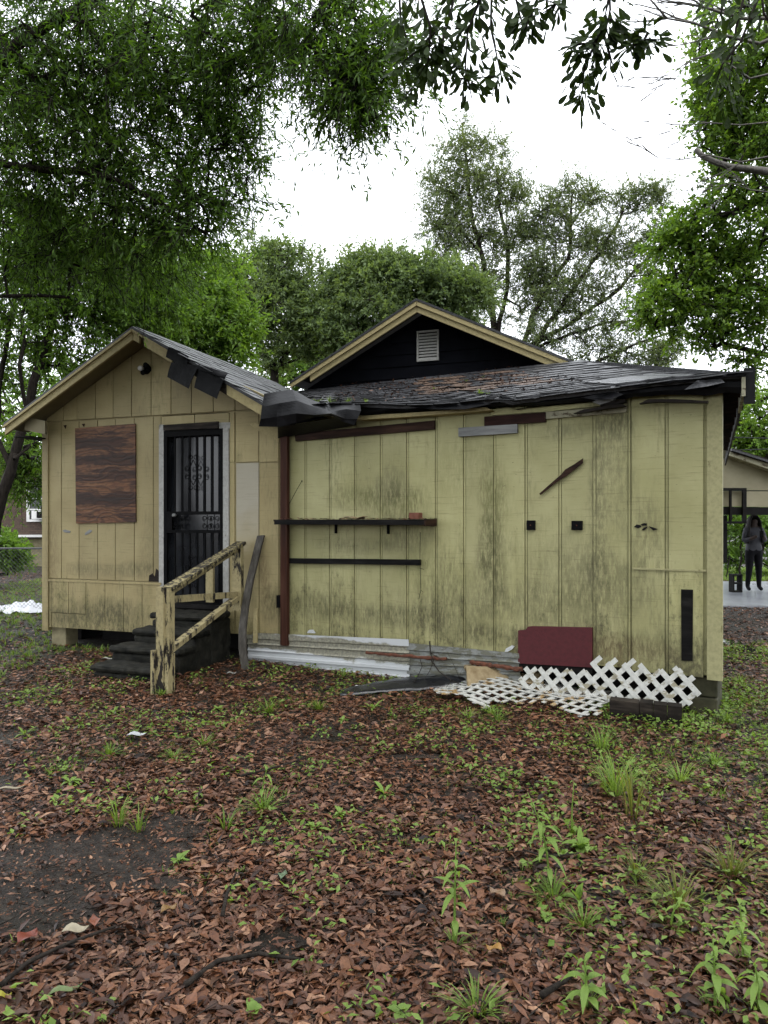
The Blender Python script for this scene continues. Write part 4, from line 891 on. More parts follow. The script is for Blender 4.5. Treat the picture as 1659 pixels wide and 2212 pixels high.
# leaning plank
lp = [(531, 1440, .46), (524, 1400, .40), (524, 1360, .34), (530, 1310, .27), (540, 1255, .20), (552, 1205, .13), (564, 1157, .07)]
pts = [FA.px(x, y, o_) for x, y, o_ in lp]; pts[0].z = gz(pts[0].x, pts[0].y) - .02
m = MB(); sd = dA3 + Vector((0, 0, .1)); m.strip(pts, .088, .028, sd)
m.build('leaning_plank', M['plank'], label='warped grey-brown plank leaning against the wall right of the steps', category='plank')
part(MB().fpx(FA, [(546, 1389), (555, 1389), (556, 1315), (548, 1315)], .02, .04), 'trim_stub', M['trim'])

# ------------------------------------------------------------------ lattice, timber, foam, plastic, twigs
def seg_in_poly(p, d, poly):
    ts = []
    for a, b in zip(poly, poly[1:] + poly[:1]):
        e = (b[0] - a[0], b[1] - a[1]); den = d[0] * e[1] - d[1] * e[0]
        if abs(den) < 1e-9: continue
        w = (a[0] - p[0], a[1] - p[1]); t = (w[0] * e[1] - w[1] * e[0]) / den; s = (w[0] * d[1] - w[1] * d[0]) / den
        if 0 <= s < 1: ts.append(t)
    ts.sort(); return list(zip(ts[0::2], ts[1::2]))
LB = .20
lat = [FB.uz(x, y, LB) for x, y in ((1124, 1442), (1180, 1447), (1276, 1454), (1278, 1432), (1292, 1424), (1304, 1438), (1328, 1426), (1344, 1436), (1368, 1428), (1390, 1446), (1408, 1436), (1424, 1452), (1442, 1440), (1462, 1446), (1478, 1458), (1488, 1452), (1497, 1468), (1509, 1502), (1497, 1512), (1486, 1532), (1474, 1524), (1400, 1516), (1300, 1508), (1180, 1504), (1126, 1492))]
lt = empty('lattice_panel', FB.pt(FB.uz(1300, 1510, LB)[0], 0, LB), 'white diamond lattice panel standing broken against the crawl space', 'lattice')
for layer, dg in ((0, 1), (1, -1)):
    d = (math.cos(R(45)), dg * math.sin(R(45))); nrm = (-d[1], d[0]); k = -60
    while k < 60:
        p = (2.9 + nrm[0] * k * .0985, .3 + nrm[1] * k * .0985); k += 1
        for t0, t1 in seg_in_poly(p, d, lat):
            if t1 - t0 < .06: continue
            t0 -= rnd.uniform(0, .015); t1 += rnd.uniform(0, .02)
            a = (p[0] + d[0] * t0, p[1] + d[1] * t0); b = (p[0] + d[0] * t1, p[1] + d[1] * t1)
            w = .021; q = [(a[0] + nrm[0] * w, a[1] + nrm[1] * w), (b[0] + nrm[0] * w, b[1] + nrm[1] * w), (b[0] - nrm[0] * w, b[1] - nrm[1] * w), (a[0] - nrm[0] * w, a[1] - nrm[1] * w)]
            n0 = LB + layer * .0075
            part(MB().prism([FB.pt(u, z, n0 + .007 - (z - .2) * .25) for u, z in q], [FB.pt(u, z, n0 - (z - .2) * .25) for u, z in q]), 'slat', M['lattice'], lt)
gp = [G(x, y) for x, y in ((940, 1500), (975, 1483), (1060, 1474), (1150, 1490), (1260, 1493), (1330, 1490), (1322, 1520), (1300, 1562), (1255, 1560), (1215, 1548), (1170, 1535), (1100, 1530), (1060, 1528), (1050, 1545), (1020, 1535), (1000, 1520), (950, 1516))]
gpl = [(p.x, p.y) for p in gp]
fl = empty('fallen_lattice', G(1130, 1510), 'stained white lattice sheet collapsed and crumpled on the ground', 'lattice')
def lz(x, y):
    return gz(x, y) + .035 + .06 * max(0, mn.noise(Vector((x * 2.4, y * 2.4, 9)))) + .09 * math.exp(-((x - .95) ** 2 + (y - 6.55) ** 2) / .12) + .03 * math.sin(x * 5 + y * 3)
for layer, dg in ((0, R(38)), (1, R(-42))):
    d = (math.cos(dg), math.sin(dg)); nrm = (-d[1], d[0])
    for k in range(-40, 40):
        p = (1.1 + nrm[0] * k * .096, 6.2 + nrm[1] * k * .096)
        for t0, t1 in seg_in_poly(p, d, gpl):
            if t1 - t0 < .08: continue
            n = max(3, int((t1 - t0) / .07)); pts = []
            for i in range(n + 1):
                t = t0 + (t1 - t0) * i / n; x, y = p[0] + d[0] * t, p[1] + d[1] * t
                x += .03 * mn.noise(Vector((y * 3, x * 2, 2))); y += .05 * mn.noise(Vector((x * 3, y * 2, 6)))
                pts.append(Vector((x, y, lz(x, y) + layer * .008)))
            part(MB().strip(pts, .040, .007, (nrm[0], nrm[1], .25 * mn.noise(Vector((p[0] * 3, p[1] * 3, 1))))), 'slat', M['lattice2'], fl)
def foam(i, j):
    a, b = i / 22, j / 9
    p = G(1012 + 165 * a, 1505 - 6 * math.sin(a * 3)); hgt = .10 * math.sin(math.pi * min(1, b * 1.2)) + .17 * b * (.7 + .4 * math.sin(a * 5 + 1)) * (1 if a < .62 or a > .66 else .55)
    return p + Vector((0, .34 * b, .05 + hgt + .025 * mn.noise(Vector((a * 7, b * 4, 1)))))
o = MB().grid(foam, 22, 9).build('foam_slab', M['foam'], smooth=True, label='crumpled stained tan sheet lying on the fallen lattice', category='sheet'); so = o.modifiers.new('t', 'SOLIDIFY'); so.thickness = .025
tb = empty('timber_beam', G(1400, 1570), 'black notched timber beam lying in front of the standing lattice', 'beam')
q0, q1 = G(1316, 1556), G(1474, 1572); dv = (q1 - q0); dn = Vector((dv.y, -dv.x, 0)).normalized() * -1
cuts = [0, .42, .61, .80, 1.0]; zt0 = .175
for a, b in zip(cuts[:-1], cuts[1:]):
    A_ = q0 + dv * a + dv.normalized() * .002; B_ = q0 + dv * b - dv.normalized() * .002; h = zt0 - rnd.uniform(0, .01)
    f = [A_, B_, B_ + dn * .13, A_ + dn * .13]
    part(MB().prism([Vector((p.x, p.y, h - .02 * (p.x - q0.x))) for p in f], [Vector((p.x, p.y, -.03)) for p in f]), 'beam_section', M['rot'], tb)
def plas(i, j):
    a, b = i / 30, j / 8
    p = G(735 + 300 * a, 1506 - 20 * a - 22 * b * (.6 + .6 * math.sin(math.pi * a)))
    return Vector((p.x, p.y, gz(p.x, p.y) + .012 + .06 * math.sin(math.pi * b) * (.4 + a) + .025 * abs(mn.noise(Vector((a * 9, b * 4, 2))))))
MB().grid(plas, 30, 8).build('plastic_sheet', M['plastic'], smooth=True, label='shiny black plastic sheet rumpled on the ground below the skirting', category='plastic sheet').modifiers.new('t', 'SOLIDIFY').thickness = .003
def twig(path, r0, m, depth=2):
    n = len(path); m.tube(path, [r0 * (1 - .75 * i / (n - 1)) for i in range(n)], 5)
    if depth:
        for k in range(3 if depth == 2 else 2):
            i = rnd.randint(1, n - 2); p = path[i]; d = (path[i + 1] - path[i]).normalized(); L = (path[-1] - path[0]).length * rnd.uniform(.25, .5)
            dd = (d + Vector((rnd.uniform(-1, 1), rnd.uniform(-.5, .3), rnd.uniform(-.6, .9)))).normalized()
            pp = [p]
            for s in range(3): dd = (dd + Vector((rnd.uniform(-.4, .4), rnd.uniform(-.2, .2), rnd.uniform(-.4, .3)))).normalized(); pp.append(pp[-1] + dd * L / 3)
            twig(pp, r0 * .45, m, depth - 1)
m = MB()
twig([FB.px(928, 1385, .12), FB.px(930, 1410, .14), FB.px(936, 1428, .2), FB.px(928, 1450, .3), FB.px(916, 1468, .36)], .008, m)
twig([FB.px(930, 1424, .15), FB.px(948, 1450, .3), FB.px(975, 1470, .5), G(1010, 1486, .03), G(1050, 1500, .08), G(1090, 1512, .10)], .007, m)
twig([FB.px(908, 1425, .12), FB.px(912, 1440, .2), FB.px(902, 1462, .3), FB.px(895, 1470, .4)], .006, m)
m.build('dead_vine', M['bark'], label='tangled bare dead vine climbing the grey skirting sheet', category='vine')

# ------------------------------------------------------------------ carport, slab, person behind on the right
gr = [W(1500, 1313, 13.2), W(1900, 1313, 13.2)]
sl_ = MB(); f = [Vector((5.2, 13.4, .035)), Vector((13, 12.6, .035)), Vector((13, 18.6, .035)), Vector((5.2, 18.6, .035))]
sl_.prism(f, [p - Vector((0, 0, .2)) for p in f]); sl_.build('carport_slab', M['slab'], kind='structure')
cp = empty('carport', (8, 13.6, 0), 'cream carport gable with dark beam behind the right corner', 'carport')
FC = Frame(W(1560, 1100, 13.6).x, 13.6, 4)
def cpx(pts, n0, n1, nm, mat): part(MB().fpx(FC, pts, n0, n1), nm, M[mat], cp)
cpx([(1520, 960), (1560, 972), (1700, 1022), (1900, 1090), (1900, 1058), (1520, 1058)][0:0] or [(1520, 1059), (1900, 1059), (1900, 1088), (1700, 1024), (1575, 984), (1520, 966)], -.08, 0, 'gable_panel', 'carpaint')
cpx([(1520, 1093), (1900, 1099), (1900, 1062), (1520, 1061)], -.08, .006, 'gable_panel', 'carpaint')
cpx([(1520, 1112), (1900, 1113), (1900, 1099), (1520, 1094)], -.12, .03, 'beam', 'dark')
cpx([(1576, 984), (1700, 1027), (1900, 1096), (1900, 1083), (1700, 1014), (1578, 975)], -.02, .25, 'lower_fascia', 'paleboard')
cpx([(1580, 975), (1700, 1013), (1900, 1082), (1900, 1070), (1700, 1003), (1583, 968)], -.02, .30, 'upper_fascia', 'rot')
a1, a2 = FC.uz(1580, 970, .3), FC.uz(1900, 1072, .3)
m = MB(); f = [FC.pt(a1[0], a1[1] + .01, .32), FC.pt(a2[0], a2[1] + .01, .32), FC.pt(a2[0], a2[1] + .01, -5), FC.pt(a1[0], a1[1] + .01, -5)]
m.prism(f, [p - Vector((0, 0, .04)) for p in f]); part(m, 'roof', M['shingle'], cp)
for q in ([(1555, 1059), (1613, 1059), (1613, 1054), (1555, 1054)], [(1605, 1130), (1613, 1130), (1613, 1059), (1605, 1059)], [(1577, 1130), (1581, 1130), (1581, 1059), (1577, 1059)], [(1555, 1131), (1613, 1131), (1613, 1126), (1555, 1126)]):
    cpx(q, .05, .11, 'frame_bar', 'dark')
cpx([(1556, 1216), (1571, 1216), (1571, 1113), (1556, 1113)], -.2, -.05, 'post', 'dark')
# cinder block on end
cb = G(1589, 1279, .035); cbm = MB(); w, h, d, t = .105, .40, .10, .032
for (x0, x1, z0, z1) in ((-w, -w + t, 0, h), (w - t, w, 0, h), (-w + t, w - t, 0, t), (-w + t, w - t, h - t, h), (-w + t, w - t, h / 2 - t / 2, h / 2 + t / 2)):
    cbm.box((cb.x + (x0 + x1) / 2, cb.y, .036 + (z0 + z1) / 2), ((x1 - x0) / 2, 0, 0), (0, d, 0), (0, 0, (z1 - z0) / 2))
cbm.build('cinder_block', M['cinder'], label='dark cinder block standing on end on the carport slab', category='cinder block')
# person
PB = G(1628, 1277, .035)
def skin_body():
    v = [(0, 0, .93), (0, .0, 1.10), (0, 0, 1.28), (0, 0, 1.40), (0, -.01, 1.47), (0, -.02, 1.56), (0, -.02, 1.63),
         (-.09, 0, .88), (-.105, -.01, .50), (-.13, .02, .10), (-.14, -.10, .035),
         (.09, 0, .88), (.115, 0, .50), (.135, .03, .10), (.15, -.08, .035),
         (-.165, 0, 1.38), (-.245, -.03, 1.14), (-.13, -.22, 1.20), (-.06, -.28, 1.25),
         (.165, 0, 1.38), (.245, -.03, 1.14), (.13, -.22, 1.20), (.06, -.28, 1.25)]
    e = [(0, 1), (1, 2), (2, 3), (3, 4), (4, 5), (5, 6), (0, 7), (7, 8), (8, 9), (9, 10), (0, 11), (11, 12), (12, 13), (13, 14), (3, 15), (15, 16), (16, 17), (17, 18), (3, 19), (19, 20), (20, 21), (21, 22)]
    r = [.17, .15, .165, .13, .055, .085, .06, .115, .075, .048, .04, .115, .075, .048, .04, .075, .055, .042, .04, .075, .055, .042, .04]
    me = bpy.data.meshes.new('person'); me.from_pydata([(x, y, z) for x, y, z in v], e, []); o = bpy.data.objects.new('tmp', me); C.objects.link(o)
    o.modifiers.new('s', 'SKIN'); sv_ = me.skin_vertices[0].data
    for i, q in enumerate(r): sv_[i].radius = (q, q * (.8 if i < 4 else 1))
    sv_[0].use_root = True
    u = o.modifiers.new('u', 'SUBSURF'); u.levels = 2; u.render_levels = 2
    dg = bpy.context.evaluated_depsgraph_get(); ev = o.evaluated_get(dg); m2 = bpy.data.meshes.new_from_object(ev)
    bpy.data.objects.remove(o); return m2
pm = skin_body()
shirt = mat_plain('grey_shirt', (.022, .022, .027), (.036, .036, .042), 9); trousers = mat_plain('black_trousers', (.003, .003, .004), (.006, .006, .007), 9, spec=.1); skin = mat_plain('skin', (.03, .018, .013), (.04, .024, .017), 9); hairm = mat_plain('dark_hair', (.008, .006, .005), (.016, .012, .010), 20)  # clothes and skin darkened, the backlit silhouette's shade is in their colour
for q in (shirt, trousers, skin): pm.materials.append(q)
for p in pm.polygons:
    c = p.center; p.use_smooth = True
    p.material_index = 1 if c.z < .93 else (2 if c.z > 1.44 or (c.y < -.19 and c.z > 1.1) else 0)
person = empty('person', PB, 'person with long dark hair in grey shirt and black trousers on the carport slab', 'person')
o = bpy.data.objects.new('body', pm); C.objects.link(o); o.parent = person
def hairf(i, j):
    a = -2.2 + 4.4 * i / 16 + math.pi / 2; t = j / 9
    r = .105 + .05 * t; z = 1.70 - .62 * t
    if t < .25: r *= math.sin(math.pi / 2 * (t / .25 * .8 + .2))
    return Vector((math.cos(a) * r * 1.1, math.sin(a) * r - .01, z + .01 * math.sin(i * 2.3)))
hm = MB().grid(hairf, 16, 9); me = bpy.data.meshes.new('hair'); me.from_pydata(hm.v, [], hm.f); me.materials.append(hairm)
o = bpy.data.objects.new('hair', me); C.objects.link(o); o.parent = person; o.modifiers.new('t', 'SOLIDIFY').thickness = .03; me.polygons.foreach_set('use_smooth', [True] * len(me.polygons))
ph = MB().box((0, -.33, 1.29), (.04, 0, 0), (0, .006, .0), (0, 0, .075)); ph_me = ph.build('phone', M['iron'], label='dark phone held up by the person on the slab', category='phone'); ph_me.location = PB
m = MB()
for y0, y1 in ((968, 966), (938, 946)): m.tube([W(1560, y0 + 6, 14), W(1700, y1 + 2, 16), W(2000, y1 - 8, 22)], .012, 5)
m.build('overhead_cable', M['iron'], label='thin black service cables passing behind the right eave', category='cable')

# ------------------------------------------------------------------ neighbour house, fence, tarp on the left
nhY = 25.0
nh = empty('brick_house', W(20, 1224, nhY), 'dark brick neighbouring house beyond the chain link fence', 'house')
FN = Frame(W(0, 1100, nhY).x, nhY, 6)
def npx(pts, n0, n1, nm, mat, par=None):
    mb = MB().fpx(FN, pts, n0, n1)
    return part(mb, nm, M[mat], nh) if par is None else sub(mb, nm, M[mat], par)
npx([(-400, 1158), (160, 1158), (160, 1000), (-400, 1000)], -4, 0, 'wall', 'brick')
npx([(-400, 1162), (160, 1160), (160, 1155), (-400, 1157)], .0, .08, 'base_trim', 'acwhite')
npx([(-400, 1230), (160, 1230), (160, 1163), (-400, 1163)], -3.9, -.3, 'foundation', 'pier')
wnd = npx([(57, 1127), (63, 1127), (63, 1040), (57, 1040)], -.05, .06, 'window_frame', 'acwhite')
npx([(63, 1127), (130, 1127), (130, 1122), (63, 1122)], -.05, .055, 'sill', 'acwhite', wnd)
npx([(63, 1045), (130, 1045), (130, 1040), (63, 1040)], -.05, .055, 'head', 'acwhite', wnd)
npx([(63, 1079), (130, 1079), (130, 1076), (63, 1076)], .02, .05, 'meeting_rail', 'acwhite', wnd)
npx([(63, 1102), (130, 1102), (130, 1099), (63, 1099)], .02, .045, 'meeting_rail', 'acwhite', wnd)
npx([(63, 1122), (130, 1122), (130, 1045), (63, 1045)], .005, .015, 'pane', 'glass', wnd)
ac = npx([(68, 1121), (110, 1121), (110, 1103), (68, 1103)], .05, .45, 'air_conditioner', 'acwhite')
npx([(79, 1119), (109, 1119), (109, 1105), (79, 1105)], .44, .46, 'grille', 'dark', ac)
fc = empty('chain_link_fence', (-6, 12.6, 0), 'chain link fence between the yard and the brick house', 'fence')
x0, x1, yf, h = -9.5, -4.2, 12.6, 1.12
m = MB(); k = x0 - h
while k < x1:
    for sgn in (1, -1):
        a, b = (k, 0.02), (k + h, h)
        if sgn < 0: a, b = (k, h), (k + h, .02)
        t0 = max(0, (x0 - a[0]) / h); t1 = min(1, (x1 - a[0]) / h)
        if t1 <= t0: continue
        P0 = Vector((a[0] + (b[0] - a[0]) * t0, yf + sgn * .003, a[1] + (b[1] - a[1]) * t0)); P1 = Vector((a[0] + (b[0] - a[0]) * t1, yf + sgn * .003, a[1] + (b[1] - a[1]) * t1))
        m.tube([P0, P1], .0028, 3)
    k += .072
part(m, 'chain_mesh', M['wire'], fc, kind='stuff')
for x in (-9.2, -6.9, -4.6): part(MB().tube([(x, yf + .03, -.1), (x, yf + .03, 1.18)], .025, 8), 'fence_post', M['wire'], fc)
part(MB().tube([(x0, yf + .03, 1.13), (x1, yf + .03, 1.13)], .018, 6), 'top_rail', M['wire'], fc)
def tarpw(i, j):
    a, b = i / 26, j / 10; p = G(-60 + 155 * a, 1326 - 16 * b)
    return Vector((p.x, p.y, .02 + .13 * math.sin(math.pi * b) * (.55 + .45 * math.sin(a * 9 + 1)) + .07 * mn.noise(Vector((a * 9, b * 5, 3)))))
MB().grid(tarpw, 26, 10).build('white_tarp', M['tarp'], smooth=True, label='rumpled white tarp heaped behind the chain link fence', category='tarp')

# ------------------------------------------------------------------ trees
def grow(trunks, lobes, ncl, seed, step=.35, up=.12, shell=.55):
    """branch skeleton: trunk polylines, then each crown point is joined to the nearest wood already there"""
    r = np.random.default_rng(seed); nodes, par = [], []
    for tr in trunks:
        prev = -1
        if len(tr) > 4 and isinstance(tr[-1], int): pass
        pts = [Vector(p) for p in tr]
        if nodes:
            d = np.linalg.norm(np.array(nodes) - np.array(pts[0]), axis=1); prev = int(d.argmin())
        for a, b in zip(pts[:-1], pts[1:]):
            n = max(1, int((b - a).length / step))
            for i in range(n if b is not pts[-1] else n + 1):
                p = a + (b - a) * (i / n); p += Vector(r.normal(size=3) * step * .07)
                nodes.append(tuple(p)); par.append(prev); prev = len(nodes) - 1
    pts = []; w = np.array([l[1] ** 2 * (l[3] if len(l) > 3 else 1) for l in lobes]); w = w / w.sum()
    for k in range(ncl):
        l = lobes[r.choice(len(lobes), p=w)]; c, rad = l[0], l[1]; fl = l[2] if len(l) > 2 else .8
        d = r.normal(size=3); d /= np.linalg.norm(d); q = r.uniform(shell ** 3, 1) ** (1 / 3)
        pts.append(np.array(c) + d * q * rad * np.array([1, 1, fl]))
    pts = np.array(pts); N0 = np.array(nodes)
    dist = np.array([np.linalg.norm(N0 - p, axis=1).min() for p in pts]); pts = pts[dist.argsort()]
    arr = np.zeros((60000, 3)); arr[:len(nodes)] = N0; tips = []
    for p in pts:
        n = len(nodes); d = np.linalg.norm(arr[:n] - p, axis=1) + .35 * np.maximum(0, arr[:n, 2] - p[2]); j = int(d.argmin())
        a = arr[j].copy(); L = np.linalg.norm(p - a); m = max(1, int(L / step)); prev = j
        for i in range(1, m + 1):
            t = i / m; q = a + (p - a) * t + np.array([0, 0, -up * L * math.sin(math.pi * t)]) + r.normal(size=3) * step * .10 * (i < m)
            nodes.append(tuple(q)); par.append(prev); arr[len(nodes) - 1] = q; prev = len(nodes) - 1
        tips.append(prev)
    return arr[:len(nodes)].copy(), np.array(par), tips
def wood(nodes, par, r_trunk, name, mat, parent, expo=.42, rmin=.004, sides=6, extra=None):
    n = len(nodes); w = np.zeros(n); kids = np.zeros(n, int)
    for i in range(n):
        if par[i] >= 0: kids[par[i]] += 1
    w[kids == 0] = 1
    for i in range(n - 1, -1, -1):
        if par[i] >= 0: w[par[i]] += w[i]
    rad = np.maximum(rmin, r_trunk * (w / w.max()) ** expo)
    ii = np.where(par >= 0)[0]; A = nodes[par[ii]]; B = nodes[ii]; ra = np.minimum(rad[par[ii]], rad[ii] * 1.35); rb = rad[ii]
    D = unit(B - A); X = unit(np.cross(D, [.31, .17, .93])); Y = np.cross(D, X); Vs = []
    for P_, r_ in ((A - D * (ra * .2)[:, None], ra), (B + D * (rb * .3)[:, None], rb)):
        for k in range(sides):
            a = 2 * math.pi * k / sides; Vs.append(P_ + X * (math.cos(a) * r_)[:, None] + Y * (math.sin(a) * r_)[:, None])
    V = np.stack(Vs, 1).reshape(-1, 3); b = (np.arange(len(ii)) * 2 * sides)[:, None]
    Fq = np.concatenate([b + np.array([[k, (k + 1) % sides, sides + (k + 1) % sides, sides + k]]) for k in range(sides)], 1).ravel()
    if extra:
        for (pts, r0, r1) in extra:
            mb = MB().tube(pts, [r0 + (r1 - r0) * i / (len(pts) - 1) for i in range(len(pts))], 6)
            q = [f for f in mb.f if len(f) == 4]; Fq = np.concatenate([Fq, np.array(q).ravel() + len(V)]); V = np.concatenate([V, np.array(mb.v)])
    return link(name, np_mesh(name, V, Fq, 4), mat, parent, smooth=True)
def foliage(nodes, par, tips, per, L, Wd, seed, spread=.35, droop=.25, twigs=5, name='crown', mat=None, parent=None, fold=.2, inner=.0, upface=.6, kind='stuff'):
    r = np.random.default_rng(seed); tips = list(tips)
    if inner: tips += [par[t] for t in tips if par[t] >= 0 and r.random() < inner]
    T = nodes[tips]; dirs = T - nodes[np.maximum(par[tips], 0)]; dirs = unit(dirs)
    nt = len(T) * twigs; ctr = np.repeat(T, twigs, 0); td = np.repeat(dirs, twigs, 0) * .55 + r.normal(size=(nt, 3)) * .75; td[:, 2] -= droop; td = unit(td)
    tl = spread * r.uniform(.45, 1.25, nt); q = max(1, per // twigs)
    s = r.uniform(.08, 1, (nt, q)); P = ctr[:, None] + td[:, None] * (tl[:, None] * s)[..., None]; P[..., 2] -= droop * .35 * (tl[:, None] * s ** 2)
    P = P.reshape(-1, 3) + r.normal(size=(nt * q, 3)) * L * .15; n = len(P)
    D = np.repeat(td, q, 0) * .8 + r.normal(size=(n, 3)) * .7; D[:, 2] -= droop * .8
    N = r.normal(size=(n, 3)) * .75; N[:, 2] += upface
    sz = L * r.uniform(.6, 1.15, n)
    leaf = leaf_mesh(name, P, D, N, sz, Wd * sz / L, fold)
    o = link(name, leaf, mat, parent, kind=kind)
    # twigs
    E = ctr + td * tl[:, None]; E[:, 2] -= droop * .35 * tl; A = ctr; Dn = unit(E - A); X = unit(np.cross(Dn, [.3, .2, .9])); Y = np.cross(Dn, X); rr = .0028 if L < .2 else .005
    Vs = []
    for P_, k_ in ((A, 1.5), (E, .6)):
        for k in range(3):
            a = 2 * math.pi * k / 3; Vs.append(P_ + X * math.cos(a) * rr * k_ + Y * math.sin(a) * rr * k_)
    V = np.stack(Vs, 1).reshape(-1, 3); b = (np.arange(nt) * 6)[:, None]
    Fq = np.concatenate([b + np.array([[k, (k + 1) % 3, 3 + (k + 1) % 3, 3 + k]]) for k in range(3)], 1).ravel()
    return o, (V, Fq)
def tree(name, label, trunks, lobes, ncl, per, L, Wd, mat, seed, r_trunk=.15, bark='bark', step=.35, spread=.35, droop=.25, twigs=5, group=None, shell=.5, up=.12, upface=.6, extra=None, inner=0, expo=.42, fold=.2, rmin=.004):
    base = Vector(trunks[0][0]); root = empty(name, (base.x, base.y, max(0, base.z)), label, 'shrub' if 'shrub' in name else 'tree', group or ('shrubs beyond the house' if 'shrub' in name else 'trees around the house'))
    nd, pr, tp = grow(trunks, lobes, ncl, seed, step, up, shell)
    tr = wood(nd, pr, r_trunk, 'trunk', M[bark], root, expo, rmin)
    for (pts, r0, r1) in (extra or []): part(MB().tube(pts, [r0 + (r1 - r0) * i / (len(pts) - 1) for i in range(len(pts))], 7), 'broken_limb', M['barkg'], root, smooth=True)
    o, (V, Fq) = foliage(nd, pr, tp, per, L, Wd, seed + 1, spread, droop, twigs, 'crown', M[mat], root, upface=upface, inner=inner, fold=fold)
    tw = link('twigs', np_mesh('twigs', V, Fq, 4), M[bark], root, kind='stuff')
    return root
def LB_(px, py, Y, r, f=.8, w=1): return (tuple(W(px, py, Y)), r, f, w)

# near willow oak, trunk out of frame on the left: dark canopy over the upper left
tree('willow_oak_tree', 'tall dark narrow-leaved oak whose boughs fill the upper left sky', [[(-5.4, 6.6, -.1), (-5.2, 6.6, 2.2), (-4.7, 6.6, 4.2), (-4.2, 6.7, 6.0), (-3.6, 6.8, 8.2)], [(-4.7, 6.6, 4.2), (-3.7, 6.7, 5.0), (-2.6, 6.8, 4.9), (-1.7, 6.8, 4.4)], [(-4.4, 6.6, 5.2), (-3.2, 6.6, 6.2), (-2.0, 6.5, 6.7), (-.7, 6.2, 6.8)], [(-5, 6.6, 3.2), (-4.2, 7.2, 3.9), (-3.3, 7.5, 4.0)]],
     [LB_(60, 60, 7, 1.0), LB_(220, 70, 7, 1.0), LB_(380, 90, 6.8, .8), LB_(110, 260, 7.2, 1.0), LB_(290, 230, 7, .9), LB_(440, 210, 6.8, .65), LB_(520, 150, 6.6, .50), LB_(40, 420, 7.4, .9), LB_(190, 400, 7.2, .85), LB_(340, 380, 7, .75), LB_(450, 340, 6.9, .50), LB_(500, 300, 6.9, .4), LB_(480, 440, 6.9, .38), LB_(410, 470, 6.9, .42), LB_(300, 520, 7.4, .55), LB_(120, 540, 7.6, .7), LB_(520, 20, 6.4, .6), LB_(640, 0, 6.2, .50), LB_(720, 30, 6.0, .42), LB_(780, 150, 5.9, .32), LB_(785, 215, 5.9, .15, 1.2, 2), LB_(715, 130, 6, .3), LB_(830, 40, 5.9, .45), LB_(645, 100, 6.1, .28), LB_(680, 60, 6, .4), LB_(770, 100, 5.9, .38), LB_(735, 190, 5.9, .2, 1.2, 2), LB_(800, 190, 5.9, .22, 1.2, 2), LB_(850, 110, 5.9, .3), LB_(560, 70, 6.3, .3)],
     730, 80, .085, .019, 'l_dark', 101, .07, step=.25, spread=.52, droop=.45, twigs=6, inner=.4, expo=.5, shell=.2)
# middle-distance tree on the left, its leaning trunk beside the eave
b0 = W(-20, 1200, 10.6); 
tree('leaning_oak_tree', 'dark leaning tree trunk beside the left eave with layered green crown', [[(b0.x, b0.y, -.1), tuple(W(-12, 1120, 10.6)), tuple(W(18, 1020, 10.6)), tuple(W(50, 925, 10.7)), tuple(W(80, 830, 10.8)), tuple(W(110, 700, 11)), tuple(W(150, 540, 11.2))], [tuple(W(20, 1015, 10.6)), tuple(W(0, 940, 10.7)), tuple(W(-5, 840, 10.9)), tuple(W(20, 700, 11)), tuple(W(40, 560, 11.1))], [tuple(W(60, 905, 10.7)), tuple(W(45, 790, 10.5)), tuple(W(60, 640, 10.5))], [tuple(W(30, 990, 10.6)), tuple(W(70, 960, 10.8)), tuple(W(105, 948, 11))]],
     [LB_(60, 560, 11, 1.3), LB_(200, 580, 11.2, 1.2), LB_(330, 600, 11.4, .9), LB_(20, 720, 11, .8, .8, .7), LB_(140, 700, 11.2, 1.0, .8, .8), LB_(260, 690, 11.4, .55, .8, .8), LB_(60, 850, 11.2, .6, .8, .55), LB_(190, 790, 11.3, .45, .8, .4), LB_(70, 985, 12, .40, .8, 2), LB_(60, 1040, 12.2, .32, .8, 2), LB_(20, 1000, 12, .3, .8, 2), LB_(30, 940, 11, .4, .8, .5)],
     460, 75, .10, .032, 'l_mid', 202, .085, step=.3, spread=.55, droop=.35, twigs=6, inner=.2, expo=.5, shell=.2)
tree('bright_green_tree', 'bright yellow-green leafy tree rising behind the left gable', [[tuple(W(420, 1215, 14)), tuple(W(420, 900, 14)), tuple(W(400, 760, 14)), tuple(W(390, 620, 14))], [tuple(W(410, 820, 14)), tuple(W(470, 740, 14)), tuple(W(500, 690, 14))]],  # bright green is the leaf colour itself
     [LB_(350, 560, 14.2, .8), LB_(440, 600, 14, .8), LB_(390, 680, 13.8, 1.0), LB_(470, 690, 13.8, .7), LB_(500, 760, 13.8, .45), LB_(330, 660, 14, .8), LB_(300, 620, 14, .8), LB_(430, 770, 13.8, .7), LB_(270, 560, 14.5, .7), LB_(530, 700, 13.9, .25), LB_(470, 830, 13.9, .5)],
     420, 95, .115, .042, 'l_bright', 303, .09, step=.35, spread=.5, droop=.3, twigs=6, inner=.3)
